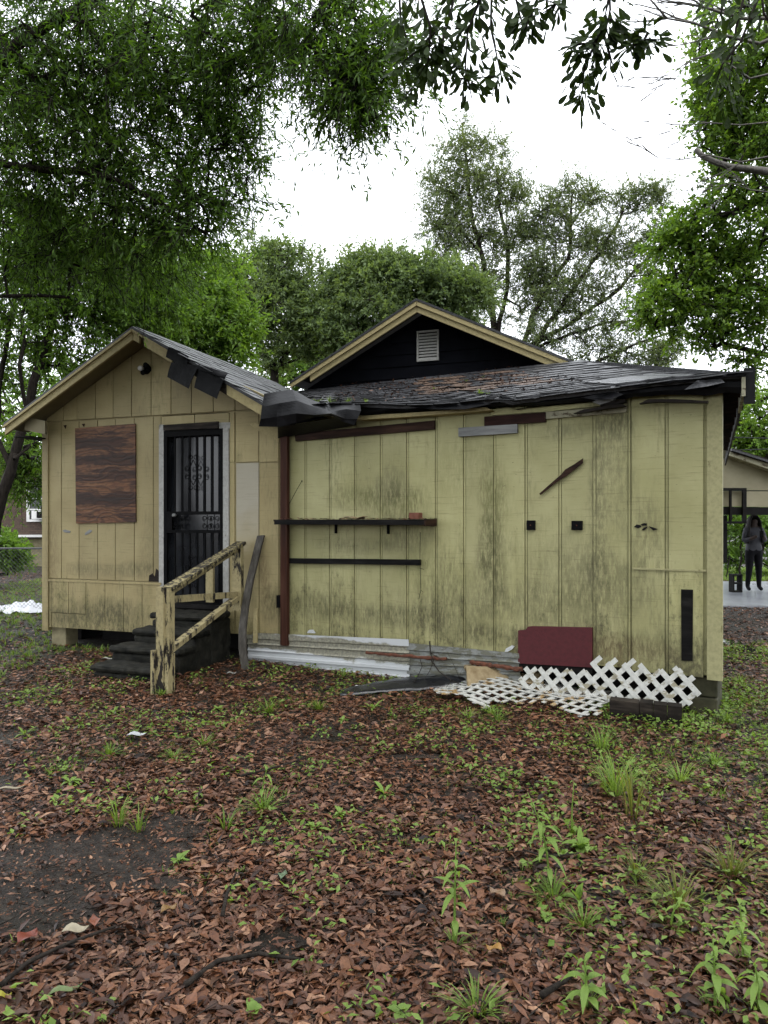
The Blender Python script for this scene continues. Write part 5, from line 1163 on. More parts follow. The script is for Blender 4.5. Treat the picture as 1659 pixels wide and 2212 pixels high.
tree('spreading_oak_tree', 'round grey-green oak between the two roofs with twisting dark limbs', [[tuple(W(600, 1200, 18)), tuple(W(600, 900, 18)), tuple(W(590, 800, 18)), tuple(W(560, 740, 18)), tuple(W(575, 660, 18)), tuple(W(600, 580, 18))], [tuple(W(592, 800, 18)), tuple(W(640, 740, 18)), tuple(W(680, 690, 18))], [tuple(W(590, 790, 18)), tuple(W(640, 780, 18)), tuple(W(690, 760, 18))], [tuple(W(470, 560, 19)), tuple(W(495, 530, 19)), tuple(W(510, 505, 19)), tuple(W(535, 480, 19))]],
     [LB_(560, 600, 18, .8), LB_(630, 590, 18, .9), LB_(600, 660, 17.8, 1.0), LB_(670, 670, 17.8, .65), LB_(540, 680, 18, .65), LB_(700, 700, 17.8, .40), LB_(640, 740, 17.8, .6, .6, .7), LB_(580, 770, 18, .6, .6, .5), LB_(690, 755, 17.9, .4, .6, .7), LB_(580, 545, 18, .35), LB_(505, 600, 18.4, .6), LB_(520, 500, 19, .35, .8, .5)],
     420, 80, .12, .042, 'l_oak', 404, .11, expo=.5, step=.4, spread=.5, droop=.1, twigs=6, inner=.2)
tree('evergreen_oak_tree', 'dense rounded green oak directly behind the black gable peak', [[tuple(W(850, 1200, 17)), tuple(W(850, 900, 17)), tuple(W(850, 760, 17)), tuple(W(820, 660, 17))], [tuple(W(850, 760, 17)), tuple(W(930, 690, 17)), tuple(W(980, 640, 17))]],
     [LB_(760, 620, 17, .7), LB_(830, 590, 17, .62), LB_(790, 570, 17, .35), LB_(900, 610, 16.8, .72), LB_(960, 620, 16.8, .70), LB_(1010, 650, 16.8, .55), LB_(740, 690, 17, .7), LB_(830, 680, 16.8, .75), LB_(990, 700, 16.8, .5), LB_(1040, 640, 16.9, .25), LB_(720, 630, 17.1, .4), LB_(770, 750, 17, .6)],
     420, 100, .12, .045, 'l_oak', 505, .11, expo=.5, step=.4, spread=.45, droop=.05, twigs=6, inner=.3)
tree('tall_cedar_tree', 'tall open grey-green tree with fine foliage behind the right roof slope', [[tuple(W(1075, 1190, 23)), tuple(W(1078, 900, 23)), tuple(W(1075, 760, 23)), tuple(W(1062, 660, 23)), tuple(W(1045, 560, 23)), tuple(W(1020, 470, 23)), tuple(W(1010, 380, 23)), tuple(W(1000, 290, 23))], [tuple(W(1072, 740, 23)), tuple(W(1095, 620, 23)), tuple(W(1098, 530, 23)), tuple(W(1080, 450, 23)), tuple(W(1075, 370, 23))], [tuple(W(1060, 640, 23)), tuple(W(1000, 570, 23)), tuple(W(960, 500, 23))], [tuple(W(1042, 550, 23)), tuple(W(990, 490, 23)), tuple(W(940, 480, 23))], [tuple(W(1096, 540, 23)), tuple(W(1130, 480, 23))]],
     [LB_(1000, 290, 23, .40, 1.3), LB_(1040, 320, 23, .40), LB_(985, 350, 23, .75), LB_(1070, 340, 23, .60, 1.2), LB_(1050, 410, 23, 1.1), LB_(960, 430, 23, .7), LB_(1110, 430, 23, .6), LB_(935, 490, 23, .5), LB_(990, 500, 23, 1.0), LB_(1090, 520, 23, .8), LB_(960, 570, 23, .7), LB_(1040, 610, 23, .9), LB_(1130, 600, 23, .7, .8, .6), LB_(1080, 680, 23, .7, .8, .5), LB_(935, 385, 23, .3), LB_(1150, 520, 23, .5), LB_(1150, 660, 23, .6)],
     560, 78, .13, .034, 'l_grey', 606, .13, step=.35, spread=.70, droop=-.15, twigs=6, up=-.05, expo=.52, shell=.1, rmin=.006)
tree('leaning_cedar_tree', 'broad dark tree with long limbs fanning out behind the low roof', [[tuple(W(1075, 1195, 22.4)), tuple(W(1085, 920, 22.4)), tuple(W(1110, 800, 22.4)), tuple(W(1160, 740, 22.2)), tuple(W(1240, 690, 22)), tuple(W(1320, 640, 22)), tuple(W(1400, 560, 22)), tuple(W(1430, 480, 22))], [tuple(W(1100, 830, 22.4)), tuple(W(1160, 660, 22.2)), tuple(W(1230, 560, 22)), tuple(W(1235, 450, 22))], [tuple(W(1150, 745, 22.2)), tuple(W(1220, 650, 22)), tuple(W(1300, 540, 22)), tuple(W(1360, 440, 22))], [tuple(W(1130, 770, 22.3)), tuple(W(1180, 740, 22)), tuple(W(1290, 700, 21.8)), tuple(W(1400, 690, 21.8))], [tuple(W(1220, 860, 22)), tuple(W(1290, 780, 21.6)), tuple(W(1380, 740, 21.5)), tuple(W(1450, 720, 21.5))]],
     [LB_(1240, 420, 22, .75), LB_(1290, 430, 22, .40), LB_(1180, 450, 22, .40), LB_(1230, 510, 22, .9), LB_(1350, 440, 22, .55), LB_(1410, 430, 22, .5), LB_(1330, 520, 22, .7), LB_(1420, 510, 22, .6), LB_(1170, 570, 22, .6), LB_(1200, 640, 22, .9), LB_(1290, 610, 22, .9), LB_(1390, 610, 22, .6), LB_(1180, 720, 22, .7), LB_(1270, 700, 22, .8), LB_(1370, 690, 21.8, .7), LB_(1320, 770, 21.8, .7), LB_(1400, 770, 21.6, .65), LB_(1440, 760, 21.6, .5), LB_(1250, 790, 22, .5), LB_(1160, 800, 22, .5), LB_(1150, 490, 22.4, .45), LB_(1160, 600, 22.4, .6), LB_(1290, 530, 22, .6), LB_(1370, 560, 22, .5)],
     820, 76, .13, .033, 'l_grey', 707, .16, step=.35, spread=.62, droop=-.1, twigs=6, up=-.03, expo=.52, shell=.1, rmin=.006)
# right-hand tree, trunk out of frame
tree('broadleaf_tree', 'bright green broadleaf tree hanging into the right edge of the view', [[(6.6, 9.2, -.1), (6.5, 9.1, 2.5), (6.0, 9.0, 4.4), (5.3, 9, 6.0), (5.0, 9, 7.6)], [(6.2, 9, 3.6), tuple(W(1640, 620, 9)), tuple(W(1520, 640, 9)), tuple(W(1440, 700, 9))], [(5.7, 9, 5.2), tuple(W(1640, 430, 9)), tuple(W(1540, 480, 9)), tuple(W(1450, 520, 9))], [(6.3, 9, 3.2), tuple(W(1640, 760, 9)), tuple(W(1560, 740, 9))]],
     [LB_(1600, 60, 8.6, .7), LB_(1640, 200, 8.6, .75), LB_(1575, 180, 8.6, .4), LB_(1560, 250, 8.6, .32), LB_(1640, 350, 8.6, .6), LB_(1590, 300, 8.7, .45), LB_(1640, 480, 8.7, .6), LB_(1560, 500, 8.8, .5), LB_(1500, 480, 8.8, .28), LB_(1450, 510, 8.8, .28), LB_(1470, 580, 8.8, .40), LB_(1550, 590, 8.8, .5), LB_(1440, 660, 8.8, .40), LB_(1410, 660, 8.7, .22), LB_(1500, 680, 8.8, .42, .8, .8), LB_(1480, 620, 8.8, .35), LB_(1580, 670, 8.9, .40, .8, .6), LB_(1640, 640, 8.9, .45), LB_(1600, 740, 8.9, .35, .8, .7), LB_(1640, 770, 8.9, .3), LB_(1560, 700, 8.9, .3, .8, .6), LB_(1520, 740, 8.9, .2, .8, .7)],
     640, 62, .075, .036, 'l_bright', 808, .09, step=.25, spread=.32, droop=.25, twigs=6, upface=.9,
     extra=[([W(1690, 374, 7.9), W(1640, 368, 7.6), W(1608, 364, 7.6), W(1575, 360, 7.6), W(1540, 348, 7.6), W(1515, 335, 7.6), W(1502, 322, 7.6)], .042, .026)])
# bare dead boughs at the upper right
m = MB(); rnd.seed(5)
def bare(path, r0, m, depth):
    n = len(path); m.tube(path, [max(.0028, r0 * (1 - .8 * i / (n - 1))) for i in range(n)], 5)
    if depth == 0: return
    for k in range(4 if depth > 1 else 3):
        i = rnd.randint(1, n - 2); p = path[i]; d = (path[i + 1] - path[i]).normalized(); L = sum((b - a).length for a, b in zip(path[:-1], path[1:])) * rnd.uniform(.3, .55)
        dd = (d + Vector((rnd.uniform(-.7, .3), rnd.uniform(-.3, .3), rnd.uniform(-.8, .6)))).normalized(); pp = [p]
        for s in range(4): dd = (dd + Vector((rnd.uniform(-.25, .15), rnd.uniform(-.1, .1), rnd.uniform(-.25, .2)))).normalized(); pp.append(pp[-1] + dd * L / 4)
        bare(pp, r0 * .5, m, depth - 1)
Yb = 6.2
bt = empty('bare_tree', (5.6, 5.2, 0), 'leafless pale grey boughs reaching in from the upper right', 'tree')
part(MB().tube([(5.6, 5.2, -.1), (5.5, 5.3, 2), (5.2, 5.6, 4), (4.6, 5.9, 6), (4.2, 6.1, 7.4)], [.14, .12, .1, .07, .04], 8), 'trunk', M['barkg'], bt, smooth=True)
for path, r0 in (([(1720, 60), (1640, 95), (1570, 78), (1500, 50), (1440, 40), (1390, 22)], .020), ([(1720, 40), (1600, 40), (1520, 15), (1460, 5), (1400, -8)], .018), ([(1700, 150), (1620, 170), (1540, 115), (1490, 130), (1460, 170), (1440, 185)], .011), ([(1700, 330), (1600, 350), (1530, 335), (1470, 345), (1420, 340), (1387, 315)], .009), ([(1700, 260), (1600, 270), (1530, 265), (1480, 270), (1430, 268)], .007), ([(1700, 420), (1620, 410), (1580, 395), (1540, 410), (1520, 425)], .007)):
    mm = MB(); bare([W(x, y, Yb) for x, y in path], r0, mm, 2); mm.tube([W(path[0][0], path[0][1], Yb), W(path[0][0] + 150, path[0][1] + 40, Yb), Vector((4.75, 5.85, 5.4))], r0 * 1.1, 5)
    part(mm, 'bough', M['barkg'], bt, smooth=True)
# big-leaved branch hanging in over the camera
bo = empty('water_oak_tree', (4.3, 2.6, 0), 'large-leaved dark oak sprays hanging from the top edge of the view', 'tree')
tk = MB().tube([(4.3, 2.6, -.1), (4.2, 2.6, 2.2), (3.8, 2.7, 4.0), (3.0, 2.9, 5.2), (2.0, 3.1, 5.4), (1.0, 3.3, 5.0), (.4, 3.4, 4.6)], [.17, .15, .12, .09, .06, .035, .02], 8)
sprays = [([(900, -120), (905, -20), (930, 60), (925, 130), (890, 190), (862, 225)], 3.3, 62), ([(1000, -120), (985, -20), (965, 60), (945, 130), (930, 165)], 3.4, 55), ([(1050, -120), (1040, -10), (1010, 70), (1005, 150), (1020, 215)], 3.3, 64), ([(1060, -110), (1062, 0), (1060, 60), (1075, 130), (1085, 175)], 3.4, 44), ([(1090, -120), (1110, -20), (1125, 40), (1140, 85)], 3.5, 38), ([(1180, -120), (1165, -20), (1150, 30), (1130, 70)], 3.4, 36), ([(1240, -120), (1230, -20), (1200, 10), (1170, 30)], 3.4, 30), ([(1300, -130), (1315, -30), (1318, 20), (1310, 60), (1318, 95)], 3.3, 34),
          ([(1315, 0), (1300, 60), (1278, 110), (1262, 150), (1258, 195), (1250, 228)], 3.3, 66), ([(1285, 95), (1245, 95), (1238, 125)], 3.3, 22), ([(1300, 60), (1320, 130), (1318, 150)], 3.3, 14), ([(1318, 40), (1365, 90), (1400, 85), (1418, 88)], 3.3, 46), ([(1400, 70), (1385, 95), (1350, 100)], 3.3, 22), ([(870, -100), (862, -20), (865, 40), (880, 90), (868, 150), (855, 158)], 3.5, 40), ([(960, 60), (955, 110), (985, 170), (1075, 165)], 3.35, 34), ([(940, 70), (900, 110), (870, 135)], 3.3, 30), ([(1660, -60), (1600, 90), (1560, 140), (1548, 175)], 3.4, 36), ([(1640, -60), (1650, 30), (1690, 80)], 3.4, 26), ([(1560, -80), (1560, 20), (1545, 60)], 3.4, 20), ([(1620, -60), (1590, 60), (1575, 180), (1580, 240)], 3.6, 34)]
allP, allD, allN, allL = [], [], [], []; r2 = random.Random(3)
for pth, Y, nl_ in sprays:
    P3 = [W(x, y, Y + r2.uniform(-.05, .05)) for x, y in pth]
    part(MB().tube(P3, [.008 - .0055 * i / (len(P3) - 1) for i in range(len(P3))], 5), 'branchlet', M['bark'], bo, smooth=True)
    for k in range(int(nl_ * 1.9)):
        t = 1 - r2.random() * .9; i = min(int(t * (len(P3) - 1)), len(P3) - 2); f = t * (len(P3) - 1) - i; p = P3[i] + (P3[i + 1] - P3[i]) * f
        d = (P3[i + 1] - P3[i]).normalized()
        side = Vector((r2.gauss(0, 1), r2.gauss(0, .8), r2.gauss(0, .5)))
        side.normalize(); q = p + side * r2.uniform(0, .085)
        dd = (d * r2.uniform(.2, 1.0) + side * .8 + Vector((0, 0, -.35))).normalized()
        allP.append(q); allD.append(dd); allN.append(Vector((r2.gauss(0, .5), -.7 + r2.gauss(0, .5), .6))); allL.append(r2.uniform(.045, .075))
part(tk, 'trunk', M['bark'], bo, smooth=True)
# every leaf spray leaf: the nearest 300 single, the rest together
def obov(L, Wd):                              # blunt oak leaf outline, slightly folded
    xs_ = [0, .12, .35, .6, .8, .93, 1.0]; ws = [.03, .16, .36, .5, .48, .28, .02]
    vs = [(0, x * L, -.02 * L * math.sin(3 * x)) for x in xs_] + [(w * Wd, x * L, .10 * Wd * w * 2) for x, w in zip(xs_, ws)] + [(-w * Wd, x * L, .10 * Wd * w * 2) for x, w in zip(xs_, ws)]
    n = len(xs_); fs = [(i, i + 1, n + i + 1, n + i) for i in range(n - 1)] + [(i + 1, i, 2 * n + i, 2 * n + i + 1) for i in range(n - 1)]
    return vs, fs
lv, lfc = obov(.082, .032); lms = []
for k in range(3):
    me = bpy.data.meshes.new('leaf'); me.from_pydata([(x * (1 + .12 * k), y, z) for x, y, z in lv], [], lfc); me.materials.append(M['l_big']); me.polygons.foreach_set('use_smooth', [True] * len(me.polygons)); lms.append(me)
order = sorted(range(len(allP)), key=lambda i: r2.random()); restP = []
mbr = MB()
for c_, i in enumerate(order):
    d = allD[i]; x = d.cross(allN[i]).normalized(); z = x.cross(d); mt = Matrix.Identity(4); s = allL[i] / .082
    for a_, v_ in enumerate((x, d, z)):
        for k in range(3): mt[k][a_] = v_[k] * s
    for k in range(3): mt[k][3] = allP[i][k]
    if c_ < 300:
        o = bpy.data.objects.new('leaf', lms[c_ % 3]); C.objects.link(o); o.parent = bo; o.matrix_parent_inverse = Matrix.Translation(-root_loc(bo)); o.matrix_basis = mt
    else: mbr.add([mt @ Vector(v_) for v_ in lv], lfc)
part(mbr, 'foliage', M['l_big'], bo, smooth=True, kind='stuff')
# background right
tree('far_tree', 'bright green far tree beyond the carport roof', [[tuple(W(1700, 1180, 28)), tuple(W(1690, 1000, 28)), tuple(W(1680, 850, 28))]], [LB_(1640, 900, 28, 1.2), LB_(1620, 960, 28, .9), LB_(1680, 950, 28, 1.4), LB_(1690, 860, 28, 1.0), LB_(1590, 930, 29, .7), LB_(1660, 1000, 28, 1.2)], 200, 70, .18, .08, 'l_bright', 909, .2, spread=.6, step=.5)
tree('carport_shrub', 'shaded leafy shrub mass behind the carport slab', [[tuple(W(1600, 1255, 20)), tuple(W(1600, 1180, 20)), tuple(W(1610, 1130, 20))], [tuple(W(1570, 1255, 20)), tuple(W(1580, 1150, 20))], [tuple(W(1640, 1255, 20)), tuple(W(1650, 1160, 20))]], [LB_(1580, 1130, 20, .6), LB_(1640, 1125, 20.2, .7), LB_(1700, 1140, 20, .8), LB_(1560, 1170, 20.3, .5), LB_(1660, 1180, 21, .6), LB_(1600, 1200, 21, .5), LB_(1680, 1220, 21, .6), LB_(1600, 1100, 22, .8), LB_(1690, 1090, 22, .9)], 260, 60, .13, .06, 'l_mid', 919, .05, spread=.35, step=.3)
# background left
tree('yard_shrub', 'low dark shrub in front of the brick house base', [[tuple(W(15, 1240, 17)), tuple(W(18, 1190, 17))], [tuple(W(-30, 1240, 17)), tuple(W(-20, 1190, 17))]], [LB_(15, 1190, 17, .45), LB_(-30, 1180, 17, .6), LB_(40, 1215, 17, .3), LB_(5, 1170, 17.3, .3)], 110, 60, .11, .05, 'l_mid', 929, .04, spread=.3, step=.25)
for k, (px, py, Y, r, lab) in enumerate(((300, 800, 30, 2.6, 'hazy background tree behind the left wing ridge'), (60, 900, 32, 3.0, 'background tree above the brick house'), (720, 760, 30, 1.9, 'background tree low between the two roofs'), (1480, 700, 34, 2.4, 'background tree far behind the right roof end'))):
    if k == 3: continue
    tree('background_tree', lab, [[tuple(W(px, 1190, Y)), tuple(W(px, 1000, Y)), tuple(W(px + 10, py - 40, Y))]], [LB_(px, py, Y, r), LB_(px - 90, py + 40, Y, r * .7), LB_(px + 90, py + 30, Y, r * .7), LB_(px - 30, py + 110, Y, r * .6)], 240, 60, .2, .09, 'l_mid', 940 + k, .25, spread=.8, step=.6)

for k, (tx, ty, lob) in enumerate(((-6.5, -5, [((-6.5, -4, 6.2), 2.8), ((-4, -5, 7.5), 2.6), ((-8, -2, 6.5), 2.4)]), (.8, -6.5, [((0, -6, 6.4), 3.0), ((2.5, -5.5, 8), 2.4), ((-2, -5.5, 8.2), 2.2), ((0, -3.4, 8.6), 1.9)]), (7, -4.5, [((6.5, -4, 6.2), 2.8), ((8.5, -1, 6), 2.4), ((4, -4, 8), 2.2)]), (-10, 3, [((-9.5, 2.8, 6), 2.3), ((-8.5, 1, 7.6), 2.0)]), (10, 3.5, [((9.6, 3.2, 5.6), 2.3), ((8.6, 2, 7.4), 2.0)]))):  # unseen trees added around the camera to shade the wall and yard
    tree('added_shade_tree', ('unseen tree added for shade behind the viewer on the left', 'unseen tree added for shade straight behind the viewer', 'unseen tree added for shade behind the viewer on the right', 'unseen tree added for shade outside the frame on the left', 'unseen tree added for shade outside the frame on the right')[k], [[(tx, ty, -.1), (tx, ty, 2.5), (tx * .97, ty + .3, 5), (tx * .9, ty + .8, 7)]], [(c_, r_, .9) for c_, r_ in lob], 170, 50, .24, .13, 'l_mid', 960 + k, .22, spread=.9, step=.7, shell=.2)

# ------------------------------------------------------------------ leaf litter and ground plants
PATCH = [(30, 1890, .55, .24), (160, 1850, .48, .19), (280, 1815, .38, .14), (380, 1775, .20, .08), (330, 1900, .22, .05), (0, 1590, .2, .12), (-10, 1690, .15, .1), (110, 1975, .25, .06), (600, 2035, .14, .07), (900, 1640, .2, .05)]
PT = [(G(a, b), c, d) for a, b, c, d in PATCH]
def bare_soil(x, y):
    for p, rx, ry in PT:
        q = ((x - p.x) / rx) ** 2 + ((y - p.y) / (ry * 1.6)) ** 2 + .6 * mn.noise(Vector((x * 4, y * 4, 1))) + .4 * mn.noise(Vector((x * 13, y * 13, 1)))
        if q < 1: return True
    return False
houseP = [FA.pt(uL, 0), FA.pt(0, 0), FB.pt(uR, 0)]
def inside_house(x, y):
    p = Vector((x, y))
    da = (p - FA.o).dot(FA.n); db = (p - FB.o).dot(FB.n); ua = (p - FA.o).dot(FA.d); ub = (p - FB.o).dot(FB.d)
    return (ua < .02 and ua > uL and da < -.02) or (ub > -.02 and db < -.02 and (x - s0.x) * back.y - (y - s0.y) * back.x < 0)
def green_amt(x, y):                           # where the weeds thin the litter out
    g = 0
    if x > 1.15: g += min(1, (x - 1.15) / 1.2) * .36
    if x < -3.6 and y > 7: g += .55
    if y > 9.2: g += .6
    if x > 3.0 and y > 4.5: g -= .12
    return g + .35 * mn.noise(Vector((x * .9, y * .9, 4)))
Pn, Pf = [], []
while len(Pn) + len(Pf) < 125000:
    Y = 1.7 + 9.0 * rnd.random() ** 1.3; X = rnd.uniform(-.62, .62) * Y + rnd.uniform(-.3, .3)
    if inside_house(X, Y): continue
    dr_ = mn.noise(Vector((X * 1.1, Y * 1.1, 7))) + .6 * mn.noise(Vector((X * 3.7, Y * 3.7, 17)))
    if bare_soil(X, Y) and rnd.random() > .045: continue
    if rnd.random() > .80 - .70 * max(0, green_amt(X, Y)) + .55 * dr_: continue
    (Pn if Y < 4.6 else Pf).append((X, Y, gz(X, Y) + .003 + rnd.random() ** 2 * .024 * (1 + dr_)))
def litter(P, curl, name, lab):
    P = np.array(P); n = len(P); th = rng.uniform(0, 2 * math.pi, n); D = np.stack([np.cos(th), np.sin(th), rng.normal(size=n) * .20], 1); N = rng.normal(size=(n, 3)) * .36 + [0, 0, 1]
    Ls = np.where(rng.random(n) < .3, rng.uniform(.014, .03, n), rng.gamma(14, .0037, n)); Ls = np.minimum(Ls, .10); wr = np.where(rng.random(n) < .05, rng.uniform(.5, .7, n), rng.uniform(.2, .44, n))
    link(name, leaf_mesh(name, P, D, N, Ls, Ls * wr, .15, curl), M['litter'], kind='stuff', label=lab, category='leaf litter')
litter(Pn, .13, 'leaf_litter', 'wet brown fallen leaves covering the near yard')
litter(Pf, 0, 'leaf_litter', 'brown fallen leaves covering the yard near the house')
P = []
while len(P) < 4000:
    X, Y = rnd.uniform(-3.2, 1), rnd.uniform(2.2, 6.5)
    if bare_soil(X, Y): P.append((X, Y, gz(X, Y) + .001))
P = np.array(P); n = len(P); th = rng.uniform(0, 2 * math.pi, n); Ls = rng.gamma(2.2, .0045, n)
link('soil_crumbs', leaf_mesh('soil_crumbs', P, np.stack([np.cos(th), np.sin(th), rng.uniform(0, .6, n)], 1), rng.normal(size=(n, 3)) * .5 + [0, 0, 1], Ls, Ls * .7, -.4), M['litter'], kind='stuff', label='small crumbs and leaf bits on the bare soil patches', category='debris')
n = 2600; P = []
while len(P) < n:
    Y = 1.8 + 6 * rnd.random() ** 1.3; X = rnd.uniform(-.6, .6) * Y
    if not inside_house(X, Y): P.append((X, Y, gz(X, Y) + rnd.uniform(.006, .026)))
P = np.array(P); th = rng.uniform(0, 2 * math.pi, n)
link('twig_litter', leaf_mesh('twig_litter', P, np.stack([np.cos(th), np.sin(th), rng.normal(size=n) * .12], 1), rng.normal(size=(n, 3)) * .5 + [0, 0, 1], rng.uniform(.05, .22, n), rng.uniform(.003, .007, n), .5), M['bark'], kind='stuff', label='thin dark twigs strewn through the fallen leaves', category='twigs')
# scattered farther litter
P = []
while len(P) < 26000:
    X, Y = rnd.uniform(-14, 14), rnd.uniform(6, 22)
    if inside_house(X, Y) or abs(X) > .62 * Y + 1: continue
    P.append((X, Y, gz(X, Y) + .01))
P = np.array(P); n = len(P); th = rng.uniform(0, 2 * math.pi, n)
link('far_leaf_litter', leaf_mesh('far_leaf_litter', P, np.stack([np.cos(th), np.sin(th), th * 0 + .05], 1), rng.normal(size=(n, 3)) * .3 + [0, 0, 1], rng.uniform(.05, .09, n), rng.uniform(.02, .04, n)), M['litter'], kind='stuff', label='brown leaves strewn on the ground beyond the house', category='leaf litter')
# grass as ground cover
def grass_field(cnt, xr, yr, L, seed, cond, wd=.005):
    lst = []; r3 = random.Random(seed); k = 0
    while k < cnt:
        X, Y = r3.uniform(*xr), r3.uniform(*yr); 
        if inside_house(X, Y) or not cond(X, Y, r3): continue
        lst.append(blades((X, Y, gz(X, Y)), r3.randint(4, 8), L * r3.uniform(.6, 1.3), 1.0, wd)); k += 1
    return merge_blades(lst)
inview = lambda X, Y: abs(X) < .58 * Y + .3
V, Fq = grass_field(1700, (1.0, 7), (2.0, 9.5), .075, 1, lambda X, Y, r: inview(X, Y) and r.random() < max(.02, green_amt(X, Y)) * 1.3 * (1 if mn.noise(Vector((X * 2.2, Y * 2.2, 3))) > -.12 else .15))
link('grass', np_mesh('grass', V, Fq, 4), M['l_grass'], kind='stuff', label='thin green grass on the right side of the yard', category='grass')
V, Fq = grass_field(4400, (-9.5, -2.9), (7.2, 20), .13, 2, lambda X, Y, r: inview(X, Y) and (X < -3.9 or Y > 8.6) and r.random() < .8, .010)
link('grass', np_mesh('grass', V, Fq, 4), M['l_grass'], kind='stuff', label='green grass around the chain link fence on the left', category='grass')
V, Fq = grass_field(1500, (5.0, 14), (18.7, 24), .22, 4, lambda X, Y, r: inview(X, Y), .016)
link('grass', np_mesh('grass', V, Fq, 4), M['l_weed'], kind='stuff', label='tall bright grass behind the carport slab', category='grass')
V, Fq = grass_field(1500, (-3.6, 2.0), (2.1, 7.6), .055, 5, lambda X, Y, r: inview(X, Y) and not bare_soil(X, Y) and mn.noise(Vector((X * 1.3, Y * 1.3, 12))) > .05)
link('grass', np_mesh('grass', V, Fq, 4), M['l_grass'], kind='stuff', label='sparse grass blades poking through the brown leaves', category='grass')
# small round ground-cover leaves
P = []
while len(P) < 6500:
    X, Y = rnd.uniform(.6, 6), rnd.uniform(1.9, 9)
    if not inview(X, Y) or inside_house(X, Y) or rnd.random() > max(.03, green_amt(X, Y)) * (1.2 if mn.noise(Vector((X * 1.7, Y * 1.7, 21))) > 0 else .2): continue
    P.append((X, Y, gz(X, Y) + .01 + rnd.random() * .05))
P = np.array(P); n = len(P); th = rng.uniform(0, 2 * math.pi, n); Ls = rng.uniform(.018, .045, n)
link('ground_cover', leaf_mesh('ground_cover', P, np.stack([np.cos(th), np.sin(th), rng.normal(size=n) * .3], 1), rng.normal(size=(n, 3)) * .4 + [0, 0, 1], Ls, Ls * .62), M['l_weed'], kind='stuff', label='low green weeds spreading over the right of the yard', category='ground cover')

P = []
while len(P) < 5200:
    X, Y = rnd.uniform(-4.2, 1.6), rnd.uniform(1.9, 8.4)
    if not inview(X, Y) or inside_house(X, Y) or bare_soil(X, Y) or mn.noise(Vector((X * 1.5, Y * 1.5, 31))) + .5 * mn.noise(Vector((X * 5, Y * 5, 31))) < .17 - .1 * (Y > 5.2): continue
    P.append((X, Y, gz(X, Y) + .012 + rnd.random() * .045))
P = np.array(P); n = len(P); th = rng.uniform(0, 2 * math.pi, n); Ls = rng.uniform(.02, .05, n)
link('ground_cover', leaf_mesh('ground_cover', P, np.stack([np.cos(th), np.sin(th), rng.normal(size=n) * .4], 1), rng.normal(size=(n, 3)) * .4 + [0, 0, 1], Ls, Ls * rng.uniform(.2, .6, n)), M['l_weed'], kind='stuff', label='small green weeds scattered among the brown leaves', category='ground cover')

def leaf_obj(parent, p, d, nrm, L, Wd, mat, arch=.35, name='leaf', seg=6):
    """one broad lanceolate leaf with a midrib fold and a drooping tip"""
    d = Vector(d).normalized(); x = d.cross(Vector(nrm)).normalized(); nn = x.cross(d); vs = []
    prof = [.12, .55, .92, 1.0, .85, .5, .04]
    for i in range(seg + 1):
        t = i / seg; c = Vector(p) + d * L * t * (1 - .12 * t) - Vector((0, 0, 1)) * L * arch * t * t; w = Wd / 2 * prof[i]
        vs += [c + x * w + nn * w * .35, c, c - x * w + nn * w * .35]
    fs = []
    for i in range(seg):
        a = 3 * i; fs += [(a, a + 1, a + 4, a + 3), (a + 1, a + 2, a + 5, a + 4)]
    m = MB().add(vs, fs); return part(m, name, M[mat], parent, smooth=True)
def rosette(px, py, n, L, Wd, label, mat='l_weed', tilt=.55, group=None, cat='weed'):
    g = G(px, py); g.z = gz(g.x, g.y); root = empty('leafy_weed', g, label, cat, group or 'weeds growing through the leaf litter')
    for k in range(n + rnd.randint(0, 4)):
        a = 2.4 * k + rnd.uniform(-.6, .6); el = tilt + rnd.uniform(-.4, .4)
        leaf_obj(root, g + Vector((0, 0, .01)), (math.cos(a) * math.cos(el), math.sin(a) * math.cos(el), math.sin(el)), (0, 0, 1), L * rnd.uniform(.45, 1.05), Wd * rnd.uniform(.55, 1.0), mat, rnd.uniform(.1, .7))
    return root
def stalk(px, py, top, n, L, Wd, label, mat='l_weed', lean_y=0, cat='weed'):
    g = G(px, py); g.z = gz(g.x, g.y); T = W(top[0], top[1], g.y + lean_y); root = empty('stalk_weed', g, label, cat, 'weeds growing through the leaf litter')
    bend = Vector((T.x - g.x, 0, 0)) * -.3
    pt_ = lambda t: g + (T - g) * t + bend * math.sin(math.pi * t)
    part(MB().tube([pt_(i / 8) for i in range(9)], [.006 - .004 * i / 8 for i in range(9)], 6), 'stem', M['l_weed'], root, smooth=True)
    for k in range(n):
        t = .12 + .88 * (k / (n - 1)) ** .8; a = 2.4 * k + rnd.uniform(-.2, .2); el = .35 + .5 * (t > .85) + rnd.uniform(-.2, .2); s = (.55 + .6 * math.sin(math.pi * min(1, t * 1.05))) if t < .9 else .6
        if rnd.random() < .08: continue
        leaf_obj(root, pt_(t), (math.cos(a) * math.cos(el), math.sin(a) * math.cos(el), math.sin(el)), (0, 0, 1), L * s * rnd.uniform(.45, .95), Wd * s * rnd.uniform(.55, .9), mat, rnd.uniform(.2, 1.0))
    V, Fq = blades((g.x, g.y, g.z), 26, .12, 1.2, .006); link('basal_grass', np_mesh('basal_grass', V, Fq, 4), M['l_grass'], root, kind='stuff')
    return root
def tuft(px, py, n, L, label, mat='l_grass', spread=.9, wd=.006, droop=.4, group=None, lean=(0, 0, 0)):
    g = G(px, py); V, Fq = blades((g.x, g.y, gz(g.x, g.y) - .005), n, L, spread, wd, lean, droop)
    return link('grass_tuft', np_mesh('grass_tuft', V, Fq, 4), M[mat], label=label, category='grass', group=group or 'grass tufts in the yard')
stalk(1186, 1925, (1140, 1712), 26, .15, .030, 'tall drooping-topped weed right of the yard centre')
